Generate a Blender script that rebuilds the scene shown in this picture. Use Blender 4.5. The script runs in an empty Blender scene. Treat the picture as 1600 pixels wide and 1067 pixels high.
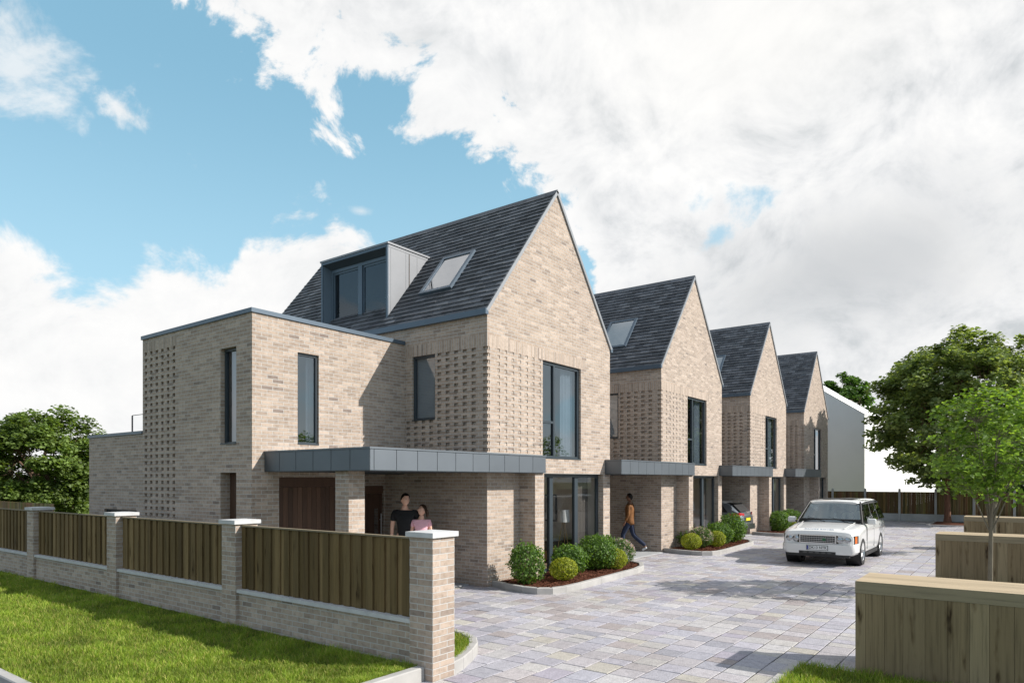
import bpy, bmesh, math, random
from mathutils import Vector, Matrix, Quaternion
R=math.radians
scene=bpy.context.scene
col=scene.collection
rnd=random.Random(7)

# ------------------------------------------------------------------ helpers
class MB:
    def __init__(s): s.v=[]; s.f=[]; s.uv=[]; s.m=[]; s.c=[]
    def face(s,pts,uv=None,m=0,c=(1,1,1)):
        b=len(s.v); s.v+=[tuple(p) for p in pts]; s.f.append(tuple(range(b,b+len(pts))))
        if uv is None:
            n=(Vector(pts[1])-Vector(pts[0])).cross(Vector(pts[2])-Vector(pts[0]))
            ax,ay,az=abs(n.x),abs(n.y),abs(n.z)
            if az>=ax and az>=ay: uv=[(p[0],p[1]) for p in pts]
            elif ax>=ay: uv=[(p[1],p[2]) for p in pts]
            else: uv=[(p[0],p[2]) for p in pts]
        s.uv+=list(uv); s.m.append(m); s.c.append(c)
    def box(s,x0,x1,y0,y1,z0,z1,m=0,c=(1,1,1),skip=''):
        A=(x0,y0,z0);B=(x1,y0,z0);C=(x1,y1,z0);D=(x0,y1,z0);E=(x0,y0,z1);F=(x1,y0,z1);G=(x1,y1,z1);H=(x0,y1,z1)
        for k,q in (('b',(D,C,B,A)),('t',(E,F,G,H)),('-y',(A,B,F,E)),('+y',(C,D,H,G)),('-x',(D,A,E,H)),('+x',(B,C,G,F))):
            if k not in skip.split(','): s.face(q,None,m,c)
    def obox(s,o,ax,ay,az,m=0,c=(1,1,1)):
        o=Vector(o);ax=Vector(ax);ay=Vector(ay);az=Vector(az)
        A=o;B=o+ax;C=o+ax+ay;D=o+ay;E=A+az;F=B+az;G=C+az;H=D+az
        for q in ((D,C,B,A),(E,F,G,H),(A,B,F,E),(C,D,H,G),(D,A,E,H),(B,C,G,F)): s.face(q,None,m,c)
    def tube(s,p0,p1,r0,r1,n=8,m=0,c=(1,1,1),caps=True):
        p0=Vector(p0);p1=Vector(p1);d=(p1-p0)
        if d.length<1e-6: return
        L=d.length; d.normalize(); a=d.orthogonal().normalized(); b=d.cross(a)
        r=[(math.cos(2*math.pi*i/n),math.sin(2*math.pi*i/n)) for i in range(n)]
        for i in range(n):
            c0,s0=r[i];c1,s1=r[(i+1)%n]
            s.face([p0+(a*c0+b*s0)*r0,p0+(a*c1+b*s1)*r0,p1+(a*c1+b*s1)*r1,p1+(a*c0+b*s0)*r1],[(i/n,0),((i+1)/n,0),((i+1)/n,L),(i/n,L)],m,c)
        if caps:
            s.face([p0+(a*x+b*y)*r0 for x,y in reversed(r)],None,m,c); s.face([p1+(a*x+b*y)*r1 for x,y in r],None,m,c)
    def lathe(s,o,axis,prof,n=24,m=0,c=(1,1,1)):
        o=Vector(o);d=Vector(axis).normalized();a=d.orthogonal().normalized();b=d.cross(a)
        for (h0,r0),(h1,r1) in zip(prof[:-1],prof[1:]):
            for i in range(n):
                t0=2*math.pi*i/n;t1=2*math.pi*(i+1)/n
                e0=a*math.cos(t0)+b*math.sin(t0);e1=a*math.cos(t1)+b*math.sin(t1)
                s.face([o+d*h0+e0*r0,o+d*h0+e1*r0,o+d*h1+e1*r1,o+d*h1+e0*r1],None,m,c)
    def build(s,name,mats,parent=None,smooth=None,merge=False,loc=None,attr=False):
        me=bpy.data.meshes.new(name)
        me.from_pydata(s.v,[],s.f)
        ul=me.uv_layers.new(name='UVMap')
        ul.data.foreach_set('uv',[x for p in s.uv for x in p])
        if not isinstance(mats,(list,tuple)): mats=[mats]
        for mt in mats: me.materials.append(mt)
        me.polygons.foreach_set('material_index',s.m)
        if attr:
            ca=me.color_attributes.new(name='tone',type='FLOAT_COLOR',domain='CORNER')
            d=[]
            for f,cc in zip(s.f,s.c): d+= (list(cc)+[1.0])*len(f)
            ca.data.foreach_set('color',d)
        me.update()
        if merge or smooth is not None:
            bm=bmesh.new();bm.from_mesh(me);bmesh.ops.remove_doubles(bm,verts=bm.verts,dist=1e-4)
            bmesh.ops.recalc_face_normals(bm,faces=bm.faces)
            bm.to_mesh(me);bm.free()
        if smooth is not None:
            me.polygons.foreach_set('use_smooth',[True]*len(me.polygons)); me.set_sharp_from_angle(angle=R(smooth))
        o=bpy.data.objects.new(name,me); col.objects.link(o)
        if parent: o.parent=parent
        if loc: o.location=loc
        return o

def empty(name,loc=(0,0,0),rz=0):
    o=bpy.data.objects.new(name,None); o.location=loc; o.rotation_euler=(0,0,rz); col.objects.link(o); o.empty_display_size=.2
    return o
def tag(o,label=None,cat=None,group=None,kind=None):
    if label: o['label']=label
    if cat: o['category']=cat
    if group: o['group']=group
    if kind: o['kind']=kind
    return o
def kids(o): return [c for c in bpy.data.objects if c.parent==o]
def copy_tree(o,parent=None):
    c=o.copy(); col.objects.link(c)
    if parent: c.parent=parent
    for ch in kids(o): copy_tree(ch,c)
    return c

# ------------------------------------------------------------------ materials
def newmat(name):
    m=bpy.data.materials.new(name); m.use_nodes=True
    nt=m.node_tree; b=nt.nodes['Principled BSDF']; return m,nt,b
def N(nt,t,**k):
    n=nt.nodes.new(t)
    for a,v in k.items(): setattr(n,a,v)
    return n
def L(nt,a,b): nt.links.new(a,b)
def ramp(nt,stops,interp='LINEAR'):
    n=N(nt,'ShaderNodeValToRGB'); cr=n.color_ramp; cr.interpolation=interp
    while len(cr.elements)>1: cr.elements.remove(cr.elements[-1])
    cr.elements[0].position=stops[0][0]; cr.elements[0].color=tuple(stops[0][1])+(1,)
    for p,c in stops[1:]:
        e=cr.elements.new(p); e.color=tuple(c)+(1,)
    return n
def mix(nt,f,a,b,mode='MIX'):
    n=N(nt,'ShaderNodeMix',data_type='RGBA',blend_type=mode)
    for sck,v in ((n.inputs[0],f),(n.inputs[6],a),(n.inputs[7],b)):
        if isinstance(v,(int,float)): sck.default_value=v
        elif isinstance(v,tuple): sck.default_value=v+(1,) if len(v)==3 else v
        else: L(nt,v,sck)
    return n.outputs[2]
def math_(nt,op,a,b=None,c=None):
    n=N(nt,'ShaderNodeMath',operation=op)
    for i,v in enumerate((a,b,c)):
        if v is None: continue
        if isinstance(v,(int,float)): n.inputs[i].default_value=v
        else: L(nt,v,n.inputs[i])
    return n.outputs[0]
def bump(nt,b,h,strength=.3,dist=.01,prev=None):
    n=N(nt,'ShaderNodeBump'); n.inputs['Strength'].default_value=strength; n.inputs['Distance'].default_value=dist
    L(nt,h,n.inputs['Height'])
    if prev is not None: L(nt,prev,n.inputs['Normal'])
    L(nt,n.outputs[0],b.inputs['Normal']); return n.outputs[0]
def noise(nt,vec,scale,detail=4,rough=.55):
    n=N(nt,'ShaderNodeTexNoise'); n.inputs['Scale'].default_value=scale; n.inputs['Detail'].default_value=detail; n.inputs['Roughness'].default_value=rough
    if vec is not None: L(nt,vec,n.inputs['Vector'])
    return n

def plain(name,c,rough=.6,metal=0,var=.06,nscale=3,spec=.5,bmp=0,bscale=60,coat=0):
    m,nt,b=newmat(name)
    tc=N(nt,'ShaderNodeTexCoord')
    n=noise(nt,tc.outputs['Object'],nscale,5)
    lo=tuple(max(0,x*(1-var)) for x in c); hi=tuple(min(1,x*(1+var)) for x in c)
    r=ramp(nt,[(.3,lo),(.7,hi)]); L(nt,n.outputs['Fac'],r.inputs[0]); L(nt,r.outputs[0],b.inputs['Base Color'])
    b.inputs['Roughness'].default_value=rough; b.inputs['Metallic'].default_value=metal
    b.inputs['Specular IOR Level'].default_value=spec
    if coat: b.inputs['Coat Weight'].default_value=coat; b.inputs['Coat Roughness'].default_value=.05
    if bmp:
        n2=noise(nt,tc.outputs['Object'],bscale,4); bump(nt,b,n2.outputs['Fac'],bmp,.004)
    return m

def brick_material(name,swap=False):
    m,nt,b=newmat(name)
    uv=N(nt,'ShaderNodeUVMap'); oi=N(nt,'ShaderNodeObjectInfo')
    sep=N(nt,'ShaderNodeSeparateXYZ'); L(nt,uv.outputs[0],sep.inputs[0])
    r1=math_(nt,'FLOOR',math_(nt,'MULTIPLY',oi.outputs['Random'],97.0))
    du=math_(nt,'MULTIPLY',r1,.245*3); dv=math_(nt,'MULTIPLY',r1,.0725*4)
    cb=N(nt,'ShaderNodeCombineXYZ')
    u=math_(nt,'ADD',sep.outputs[0],du); v=math_(nt,'ADD',sep.outputs[1],dv)
    if swap: L(nt,sep.outputs[1],cb.inputs[0]); L(nt,u,cb.inputs[1])
    else: L(nt,u,cb.inputs[0]); L(nt,v,cb.inputs[1])
    bt=N(nt,'ShaderNodeTexBrick'); L(nt,cb.outputs[0],bt.inputs['Vector'])
    bt.offset=.5 if not swap else 0; bt.offset_frequency=2
    bt.inputs['Color1'].default_value=(0,0,0,1); bt.inputs['Color2'].default_value=(1,1,1,1); bt.inputs['Mortar'].default_value=(.5,.5,.5,1)
    bt.inputs['Scale'].default_value=1; bt.inputs['Mortar Size'].default_value=.0058; bt.inputs['Mortar Smooth'].default_value=.15
    bt.inputs['Bias'].default_value=0; bt.inputs['Brick Width'].default_value=.245 if not swap else .5; bt.inputs['Row Height'].default_value=.0725
    tone=ramp(nt,[(0, (0.236, 0.191, 0.167)), (0.012, (0.276, 0.225, 0.192)), (0.03, (0.32, 0.259, 0.215)), (0.2, (0.364, 0.292, 0.239)), (0.5, (0.402, 0.323, 0.264)), (0.8, (0.439, 0.356, 0.293)), (1, (0.492, 0.404, 0.338))])
    L(nt,bt.outputs['Color'],tone.inputs[0])
    tc=N(nt,'ShaderNodeTexCoord')
    n1=noise(nt,tc.outputs['Object'],14,5,.65); r2=ramp(nt,[(.30,(.72,.70,.69)),(.52,(1,1,1)),(.78,(1.10,1.09,1.08))]); L(nt,n1.outputs['Fac'],r2.inputs[0])
    c1=mix(nt,1,tone.outputs[0],r2.outputs[0],'MULTIPLY')
    n3=noise(nt,tc.outputs['Object'],.45,4,.6); r3=ramp(nt,[(.3,(.93,.92,.92)),(.7,(1.04,1.04,1.03))]); L(nt,n3.outputs['Fac'],r3.inputs[0])
    c1=mix(nt,1,c1,r3.outputs[0],'MULTIPLY')
    n2=noise(nt,tc.outputs['Object'],160,3,.7); r4=ramp(nt,[(.30,(.62,.58,.55)),(.42,(1,1,1))]); L(nt,n2.outputs['Fac'],r4.inputs[0])
    c1=mix(nt,.7,c1,r4.outputs[0],'MULTIPLY')
    out=mix(nt,bt.outputs['Fac'],c1,(.485,.475,.455))
    L(nt,out,b.inputs['Base Color']); b.inputs['Roughness'].default_value=.93; b.inputs['Specular IOR Level'].default_value=.2
    h=math_(nt,'SUBTRACT',math_(nt,'MULTIPLY',n1.outputs['Fac'],.35),math_(nt,'MULTIPLY',bt.outputs['Fac'],1.0))
    h=math_(nt,'ADD',h,math_(nt,'MULTIPLY',n2.outputs['Fac'],.25))
    bump(nt,b,h,.8,.008)
    return m

def toned(name,rough=.8,nscale=(6,6,6),amt=.35,bmp=.3,spec=.3,knots=False,axis='Z'):
    """colour comes from the 'tone' attribute of each board, tile, paver; noise adds grain"""
    m,nt,b=newmat(name)
    at=N(nt,'ShaderNodeAttribute',attribute_name='tone'); tc=N(nt,'ShaderNodeTexCoord')
    mp=N(nt,'ShaderNodeMapping'); mp.inputs['Scale'].default_value=nscale; L(nt,tc.outputs['Object'],mp.inputs['Vector'])
    n=noise(nt,mp.outputs[0],1,6,.62)
    r=ramp(nt,[(.25,(1-amt,1-amt,1-amt)),(.5,(1,1,1)),(.8,(1+amt*.35,)*3)]); L(nt,n.outputs['Fac'],r.inputs[0])
    c=mix(nt,1,at.outputs['Color'],r.outputs[0],'MULTIPLY')
    if knots:
        mp2=N(nt,'ShaderNodeMapping'); mp2.inputs['Scale'].default_value=(9,9,1.9); L(nt,tc.outputs['Object'],mp2.inputs['Vector'])
        n2=noise(nt,mp2.outputs[0],1,3,.5); r2=ramp(nt,[(.27,(.16,.12,.09)),(.34,(.75,.72,.68)),(.42,(1,1,1))]); L(nt,n2.outputs['Fac'],r2.inputs[0])
        c=mix(nt,1,c,r2.outputs[0],'MULTIPLY')
    if name=='paver':
        n4=noise(nt,tc.outputs['Object'],11,6,.75); r4=ramp(nt,[(.3,(.76,.75,.75)),(.5,(1,1,1)),(.72,(1.16,1.15,1.14))]); L(nt,n4.outputs['Fac'],r4.inputs[0]); c=mix(nt,1,c,r4.outputs[0],'MULTIPLY')
        n5=noise(nt,tc.outputs['Object'],.35,4,.6); r5=ramp(nt,[(.35,(.90,.89,.88)),(.6,(1.03,1.03,1.03))]); L(nt,n5.outputs['Fac'],r5.inputs[0]); c=mix(nt,1,c,r5.outputs[0],'MULTIPLY')
        n6=noise(nt,tc.outputs['Object'],130,2,.6); r6=ramp(nt,[(.34,(.45,.43,.44)),(.44,(1,1,1))]); L(nt,n6.outputs['Fac'],r6.inputs[0]); c=mix(nt,.8,c,r6.outputs[0],'MULTIPLY')
    L(nt,c,b.inputs['Base Color']); b.inputs['Roughness'].default_value=rough; b.inputs['Specular IOR Level'].default_value=spec
    if bmp: bump(nt,b,n.outputs['Fac'],bmp,.004)
    return m

def glass_material(name,tint=(.72,.76,.78),rough=0.0,ior=1.5,boost=.06):
    m=bpy.data.materials.new(name); m.use_nodes=True; nt=m.node_tree; nt.nodes.clear()
    out=N(nt,'ShaderNodeOutputMaterial'); tr=N(nt,'ShaderNodeBsdfTransparent'); tr.inputs[0].default_value=tint+(1,)
    gl=N(nt,'ShaderNodeBsdfGlossy'); gl.inputs['Roughness'].default_value=rough; gl.inputs['Color'].default_value=(.95,.97,1,1)
    ge=N(nt,'ShaderNodeNewGeometry'); dt=N(nt,'ShaderNodeVectorMath',operation='DOT_PRODUCT'); L(nt,ge.outputs['Normal'],dt.inputs[0]); L(nt,ge.outputs['Incoming'],dt.inputs[1])
    c5=math_(nt,'POWER',math_(nt,'SUBTRACT',1.0,math_(nt,'ABSOLUTE',dt.outputs['Value'])),5.0); f0=((ior-1)/(ior+1))**2*1.6
    f=math_(nt,'ADD',math_(nt,'MULTIPLY_ADD',c5,1-f0,f0),boost); f=math_(nt,'MINIMUM',f,.95)
    mx=N(nt,'ShaderNodeMixShader'); L(nt,f,mx.inputs[0]); L(nt,tr.outputs[0],mx.inputs[1]); L(nt,gl.outputs[0],mx.inputs[2]); L(nt,mx.outputs[0],out.inputs[0])
    return m

def leaf_material(name,rough=.5,trans=.42):
    m=bpy.data.materials.new(name); m.use_nodes=True; nt=m.node_tree; b=nt.nodes['Principled BSDF']; out=nt.nodes['Material Output']
    at=N(nt,'ShaderNodeAttribute',attribute_name='tone')
    L(nt,at.outputs['Color'],b.inputs['Base Color']); b.inputs['Roughness'].default_value=rough; b.inputs['Specular IOR Level'].default_value=.35
    t=N(nt,'ShaderNodeBsdfTranslucent'); c=mix(nt,1,at.outputs['Color'],(1.5,1.5,.6),'MULTIPLY'); L(nt,c,t.inputs[0])
    mx=N(nt,'ShaderNodeMixShader'); mx.inputs[0].default_value=trans; L(nt,b.outputs[0],mx.inputs[1]); L(nt,t.outputs[0],mx.inputs[2]); L(nt,mx.outputs[0],out.inputs[0])
    return m

M={}
M['brick']=brick_material('brick'); M['soldier']=brick_material('soldier_brick',True)
M['tile']=toned('roof_slate',.7,(5,5,5),.4,.3,.4)
M['wood']=toned('fence_timber',.85,(34,34,1.4),.42,.45,.2,True)
M['sleeper']=toned('planed_timber',.8,(30,30,1.1),.5,.35,.25,True)
M['railwood']=toned('timber_rail',.8,(26,1.1,26),.34,.35,.25)
M['door']=toned('door_timber',.65,(30,30,1.5),.35,.2,.4)
M['paver']=toned('paver',.92,(60,60,60),.55,.8,.2)
M['frame']=plain('anthracite_frame',(.033,.045,.056),.38,0,.05)
M['zinc']=plain('zinc_cladding',(.165,.185,.208),.56,1.0,.06,1.2,.5)
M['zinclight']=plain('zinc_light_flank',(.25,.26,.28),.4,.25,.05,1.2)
M['gutter']=plain('gutter_blue_grey',(.085,.12,.16),.4,.2,.06)
M['verge']=plain('verge_trim',(.24,.255,.275),.45,.2,.05)
M['stone']=plain('coping_stone',(.50,.505,.51),.8,0,.10,5,.3,.25,80)
M['concrete']=plain('kerb_concrete',(.37,.362,.35),.85,0,.12,3,.3,.3,90)
M['concretepost']=plain('post_concrete',(.42,.43,.43),.85,0,.14,2,.3,.3,60)
M['render']=plain('white_render',(.76,.76,.76),.9,0,.02,1,.2,.1,60)
M['soil']=plain('turf_soil',(.075,.10,.02),.95,0,.35,6,.1,.6,30)
M['mulch']=plain('bark_mulch',(.105,.042,.026),.95,0,.6,38,.1,1,60)
M['slab']=plain('path_slab',(.36,.37,.38),.85,0,.1,3,.3,.3,60)
M['bed']=plain('paving_bedding',(.07,.066,.062),.95,0,.2,30,.1,.5,60)
M['ground']=plain('far_ground',(.10,.13,.045),.95,0,.3,.4,.1)
M['plaster']=plain('interior_plaster',(.78,.77,.75),.9,0,.02)
M['floorwood']=plain('interior_floor',(.30,.22,.15),.6,0,.15,6)
M['curtain']=plain('curtain_fabric',(.60,.60,.60),.9,0,.08)
M['darkcurtain']=plain('grey_curtain_fabric',(.12,.105,.095),.9,0,.1)
M['glass']=glass_material('window_glass',(.42,.48,.53),0,1.5,.12); M['dormerglass']=glass_material('dormer_glass',(.30,.34,.38),0,1.5,.02); M['patioglass']=glass_material('patio_glass',(.88,.90,.90),0,1.45,.0); M['skyglass']=glass_material('skylight_glass',(.45,.47,.5),.02,1.5,.32)
M['clear']=glass_material('clear_glass',(.97,.98,.98),0,1.2,0); M['carglass']=glass_material('car_glass',(.40,.45,.44),0,1.5,.16)
M['black']=plain('black_plastic',(.012,.012,.013),.5,0,.1)
M['chrome']=plain('chrome',(.75,.77,.8),.12,1,.02)
M['steel']=plain('brushed_steel',(.55,.56,.57),.3,1,.05)
M['bark']=toned('tree_bark',.9,(14,14,3),.4,.8,.2)
M['leaf']=leaf_material('leaf')
M['grass']=leaf_material('grass_blade',.6,.3)
M['skin']=plain('skin',(.74,.44,.33),.5,0,.06,8,.4)
M['white']=plain('white_lamp',(.9,.9,.9),.3,0,.02)

# ------------------------------------------------------------------ walls
def pf(axis,const):
    """facing -Y wall: axis 'y'; facing -X wall: axis 'x'. off goes inward."""
    if axis=='y': return lambda u,z,o=0:(u,const+o,z)
    return lambda u,z,o=0:(const+o,u,z)
def quad(mb,axis,p,u0,u1,z0,z1,o=0,m=0):
    q=[p(u0,z0,o),p(u1,z0,o),p(u1,z1,o),p(u0,z1,o)]; uv=[(u0,z0),(u1,z0),(u1,z1),(u0,z1)]
    if axis=='x': q.reverse(); uv.reverse()
    mb.face(q,uv,m)
def wall(mb,axis,const,u0,u1,z0,z1,holes=(),m=0,sold=()):
    """holes: (u0,u1,z0,z1,depth) depth 0 means left open without reveal; sold: soldier course bands (u0,u1,z0,z1)"""
    p=pf(axis,const)
    us=sorted({u0,u1}|{a for h in list(holes)+list(sold) for a in h[:2] if u0<a<u1}); zs=sorted({z0,z1}|{a for h in list(holes)+list(sold) for a in h[2:4] if z0<a<z1})
    for a,b in zip(us[:-1],us[1:]):
        for c,d in zip(zs[:-1],zs[1:]):
            cu,cz=(a+b)/2,(c+d)/2
            if any(h[0]<cu<h[1] and h[2]<cz<h[3] for h in holes): continue
            mm=1 if any(h[0]<cu<h[1] and h[2]<cz<h[3] for h in sold) else m
            quad(mb,axis,p,a,b,c,d,0,mm)
    for h in holes:
        a,b,c,d,dep=h
        if dep<=0: continue
        for q,uv in (((p(a,c),p(a,c,dep),p(a,d,dep),p(a,d)),((0,c),(dep,c),(dep,d),(0,d))),((p(b,c,dep),p(b,c),p(b,d),p(b,d,dep)),((dep,c),(0,c),(0,d),(dep,d))),
                     ((p(a,c),p(b,c),p(b,c,dep),p(a,c,dep)),((a,0),(b,0),(b,dep),(a,dep))),((p(a,d,dep),p(b,d,dep),p(b,d),p(a,d)),((a,dep),(b,dep),(b,0),(a,0)))):
            q=list(q);uv=list(uv)
            if axis=='x': q.reverse();uv.reverse()
            mb.face(q,uv,0)
def lattice(mb,axis,const,u0,u1,z0,z1,pu=.262,hw=.095,dep=.032,corner=False,ch=.0725,cdep=None):
    """hit and miss brickwork: every second course has recessed header pockets"""
    p=pf(axis,const); nr=int(round((z1-z0)/(2*ch)))
    cdep=dep if cdep is None else cdep
    rh=(z1-z0)/nr/2; n=int(round((u1-u0)/pu)); pu=(u1-u0)/n
    for r in range(nr):
        za=z0+2*r*rh; quad(mb,axis,p,u0,u1,za,za+rh)
        zb=za+rh; zc=zb+rh
        for k in range(n):
            a=u0+k*pu; h0=a; h1=a+hw; e=a+pu
            if not(corner and k==0): h0=a+(pu-hw)*.5; h1=h0+hw
            if h0>a: quad(mb,axis,p,a,h0,zb,zc)
            quad(mb,axis,p,h1,e,zb,zc)
            s0=h0+(cdep if corner and k==0 else 0)
            quad(mb,axis,p,s0,h1,zb,zc,dep)
            fl=[]
            if not(corner and k==0): fl.append(([p(h0,zb),p(h0,zb,dep),p(h0,zc,dep),p(h0,zc)],[(0,zb),(dep,zb),(dep,zc),(0,zc)]))
            fl.append(([p(h1,zb,dep),p(h1,zb),p(h1,zc),p(h1,zc,dep)],[(dep,zb),(0,zb),(0,zc),(dep,zc)]))
            fl.append(([p(h0,zb),p(h1,zb),p(h1,zb,dep),p(s0,zb,dep)],[(h0,0),(h1,0),(h1,dep),(s0,dep)]))
            fl.append(([p(s0,zc,dep),p(h1,zc,dep),p(h1,zc),p(h0,zc)],[(s0,dep),(h1,dep),(h1,0),(h0,0)]))
            for q,uv in fl:
                if axis=='x': q.reverse();uv.reverse()
                mb.face(q,uv,0)
def abox(mb,axis,const,u0,u1,z0,z1,o0,o1,m=0):
    if axis=='y': mb.box(u0,u1,const+o0,const+o1,z0,z1,m)
    else: mb.box(const+o0,const+o1,u0,u1,z0,z1,m)
def window(parent,axis,const,u0,u1,z0,z1,off,us=(),zs=(),fw=.06,dep=.07,name='window',mat='frame',glass='glass',sill=True,gname='glass'):
    """frame in the opening at inward offset off; us: mullions (centre,width); zs: transoms (z,width,ua,ub)"""
    mb=MB()
    for a,b,c,d in ((u0,u1,z1-fw,z1),(u0,u1,z0,z0+fw),(u0,u0+fw,z0+fw,z1-fw),(u1-fw,u1,z0+fw,z1-fw)):
        abox(mb,axis,const,a+.003,b-.003,c+.003,d-.003,off,off+dep)
    for c,w in us: abox(mb,axis,const,c-w/2,c+w/2,z0+fw-.004,z1-fw+.004,off-.006,off+dep+.004)
    for z,w,a,b in zs: abox(mb,axis,const,a,b,z-w/2,z+w/2,off-.003,off+dep-.008)
    if sill: abox(mb,axis,const,u0+.004,u1-.004,z0-.004,z0+.02,-.012,off-.002)
    fr=mb.build(name,M[mat],parent)
    g=MB(); p=pf(axis,const); quad(g,axis,p,u0+fw*.5,u1-fw*.5,z0+fw*.5,z1-fw*.5,off+dep*.5)
    g.build(gname,M[glass],fr)
    return fr

# ------------------------------------------------------------------ roof
TC=[(0.062, 0.069, 0.0807), (0.078, 0.0855, 0.0992), (0.098, 0.1061, 0.1221), (0.054, 0.0597, 0.0709), (0.115, 0.1236, 0.1395), (0.07, 0.0762, 0.0883)]
def slope(mb,xe,ze,xr,zr,y0,y1,rows=27,tw=.31,seed=1):
    rr=random.Random(seed); e=Vector((xe,0,ze)); r=Vector((xr,0,zr)); d=(r-e)/rows; n=Vector((-(zr-ze),0,(xr-xe))); n.normalize()
    if n.z<0: n=-n
    for i in range(rows):
        a=e+d*i; b=e+d*(i+1); y=y0-(tw*.5 if i%2 else 0)
        while y<y1:
            ya=max(y,y0)+.002; yb=min(y+tw,y1)-.002
            if yb-ya>.02:
                lift=.034+rr.uniform(-.004,.005); c=rr.choice(TC); k=rr.uniform(.85,1.15); c=tuple(x*k for x in c)
                j=rr.uniform(-.004,.004)
                A=a-d*.10+n*lift+Vector((0,ya,j)); B=a-d*.10+n*lift+Vector((0,yb,j)); C=b+n*.008+Vector((0,yb,0)); D=b+n*.008+Vector((0,ya,0))
                A0=a-d*.10+Vector((0,ya,0)); B0=a-d*.10+Vector((0,yb,0))
                q=[A,D,C,B] if xr>xe else [A,B,C,D]
                if xr>xe: mb.face([A,B,C,D],None,0,c)
                else: mb.face([B,A,D,C],None,0,c)
                mb.face([A0,B0,B,A],None,0,tuple(x*.8 for x in c))
                mb.face([A0,A,D],None,0,c); mb.face([B0,C,B],None,0,c)
            y+=tw
    mb.face([e+Vector((0,y0,0)),e+Vector((0,y1,0)),r+Vector((0,y1,0)),r+Vector((0,y0,0))],None,0,(.03,.03,.03))

W=5.44; DP=8.9; EZ=5.98; RZ=9.36; RX=2.72
def gable(mb,y,flip=False):
    q=[(0,y,EZ),(W,y,EZ),(RX,y,RZ)]; uv=[(p[0],p[2]) for p in q]
    if flip: q.reverse();uv.reverse()
    mb.face(q,uv,0)
def room(parent,x0,x1,y0,y1,z0,z1,name):
    mb=MB(); A=(x0,y0,z0);B=(x1,y0,z0);C=(x1,y1,z0);D=(x0,y1,z0);E=(x0,y0,z1);F=(x1,y0,z1);G=(x1,y1,z1);H=(x0,y1,z1)
    mb.face([A,B,C,D],None,1); mb.face([H,G,F,E]); mb.face([B,F,G,C]); mb.face([D,C,G,H]); mb.face([A,D,H,E])
    return mb.build(name,[M['plaster'],M['floorwood']],parent)
def canopy(parent,first):
    x0=-3.74 if first else -3.66; x1=1.5; y0=-.51; z0,z1=2.46,2.85
    mb=MB(); xi=x0 if first else -3.34
    # core and soffit
    mb.box(x0+.02,x1-.02,y0+.02,-.004,z0+.03,z1-.02,1)
    if True:
        mb.box(xi+.02,-.004,-.004,2.516,z0+.03,z1-.02,1)
    mb.box(x0+.005,x1-.005,y0+.005,-.003,z0,z0+.03,2); mb.box(xi+.005,-.003,-.003,2.515,z0+.0005,z0+.0295,2)
    mb.box(x0-.012,x1+.012,y0-.012,-.002,z1-.02,z1+.012,0)
    mb.box(xi-.012 if first else xi,-.002,-.002,2.517,z1-.0195,z1+.0115,0)
    g=.006; x=x1
    pw=.515
    while x>x0+.01:
        a=max(x-pw,x0); mb.box(a+g,x-g,y0,y0+.02,z0+.012,z1-.024,0); x=a
    y=y0+.0
    ye=2.516 if first else -.004
    if first:
        while y<ye-.01:
            b=min(y+.507,ye); mb.box(x0,x0+.02,y+g,b-g,z0+.012,z1-.024,0); y=b
    else: mb.box(x0,x0+.02,y0+g,ye,z0+.012,z1-.024,0)
    mb.box(x1-.02,x1,y0+.022,-.004,z0+.012,z1-.024,0)
    return mb.build('canopy',[M['zinc'],M['black'],M['frame']],parent)
def planks(mb,axis,const,u0,u1,z0,z1,w,tones,rr,off=0,gap=.003,th=.02,jit=.12,m=0):
    n=max(1,int(round((u1-u0)/w))); w=(u1-u0)/n
    for i in range(n):
        a=u0+i*w+gap; b=u0+(i+1)*w-gap; c=rr.choice(tones); k=1+rr.uniform(-jit,jit); c=tuple(x*k for x in c)
        if axis=='y': mb.box(a,b,const+off,const+off+th,z0,z1,m,c)
        else: mb.box(const+off,const+off+th,a,b,z0,z1,m,c)
DT=[(.095,.050,.031),(.080,.042,.026),(.115,.062,.039),(.066,.035,.022)]

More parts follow.
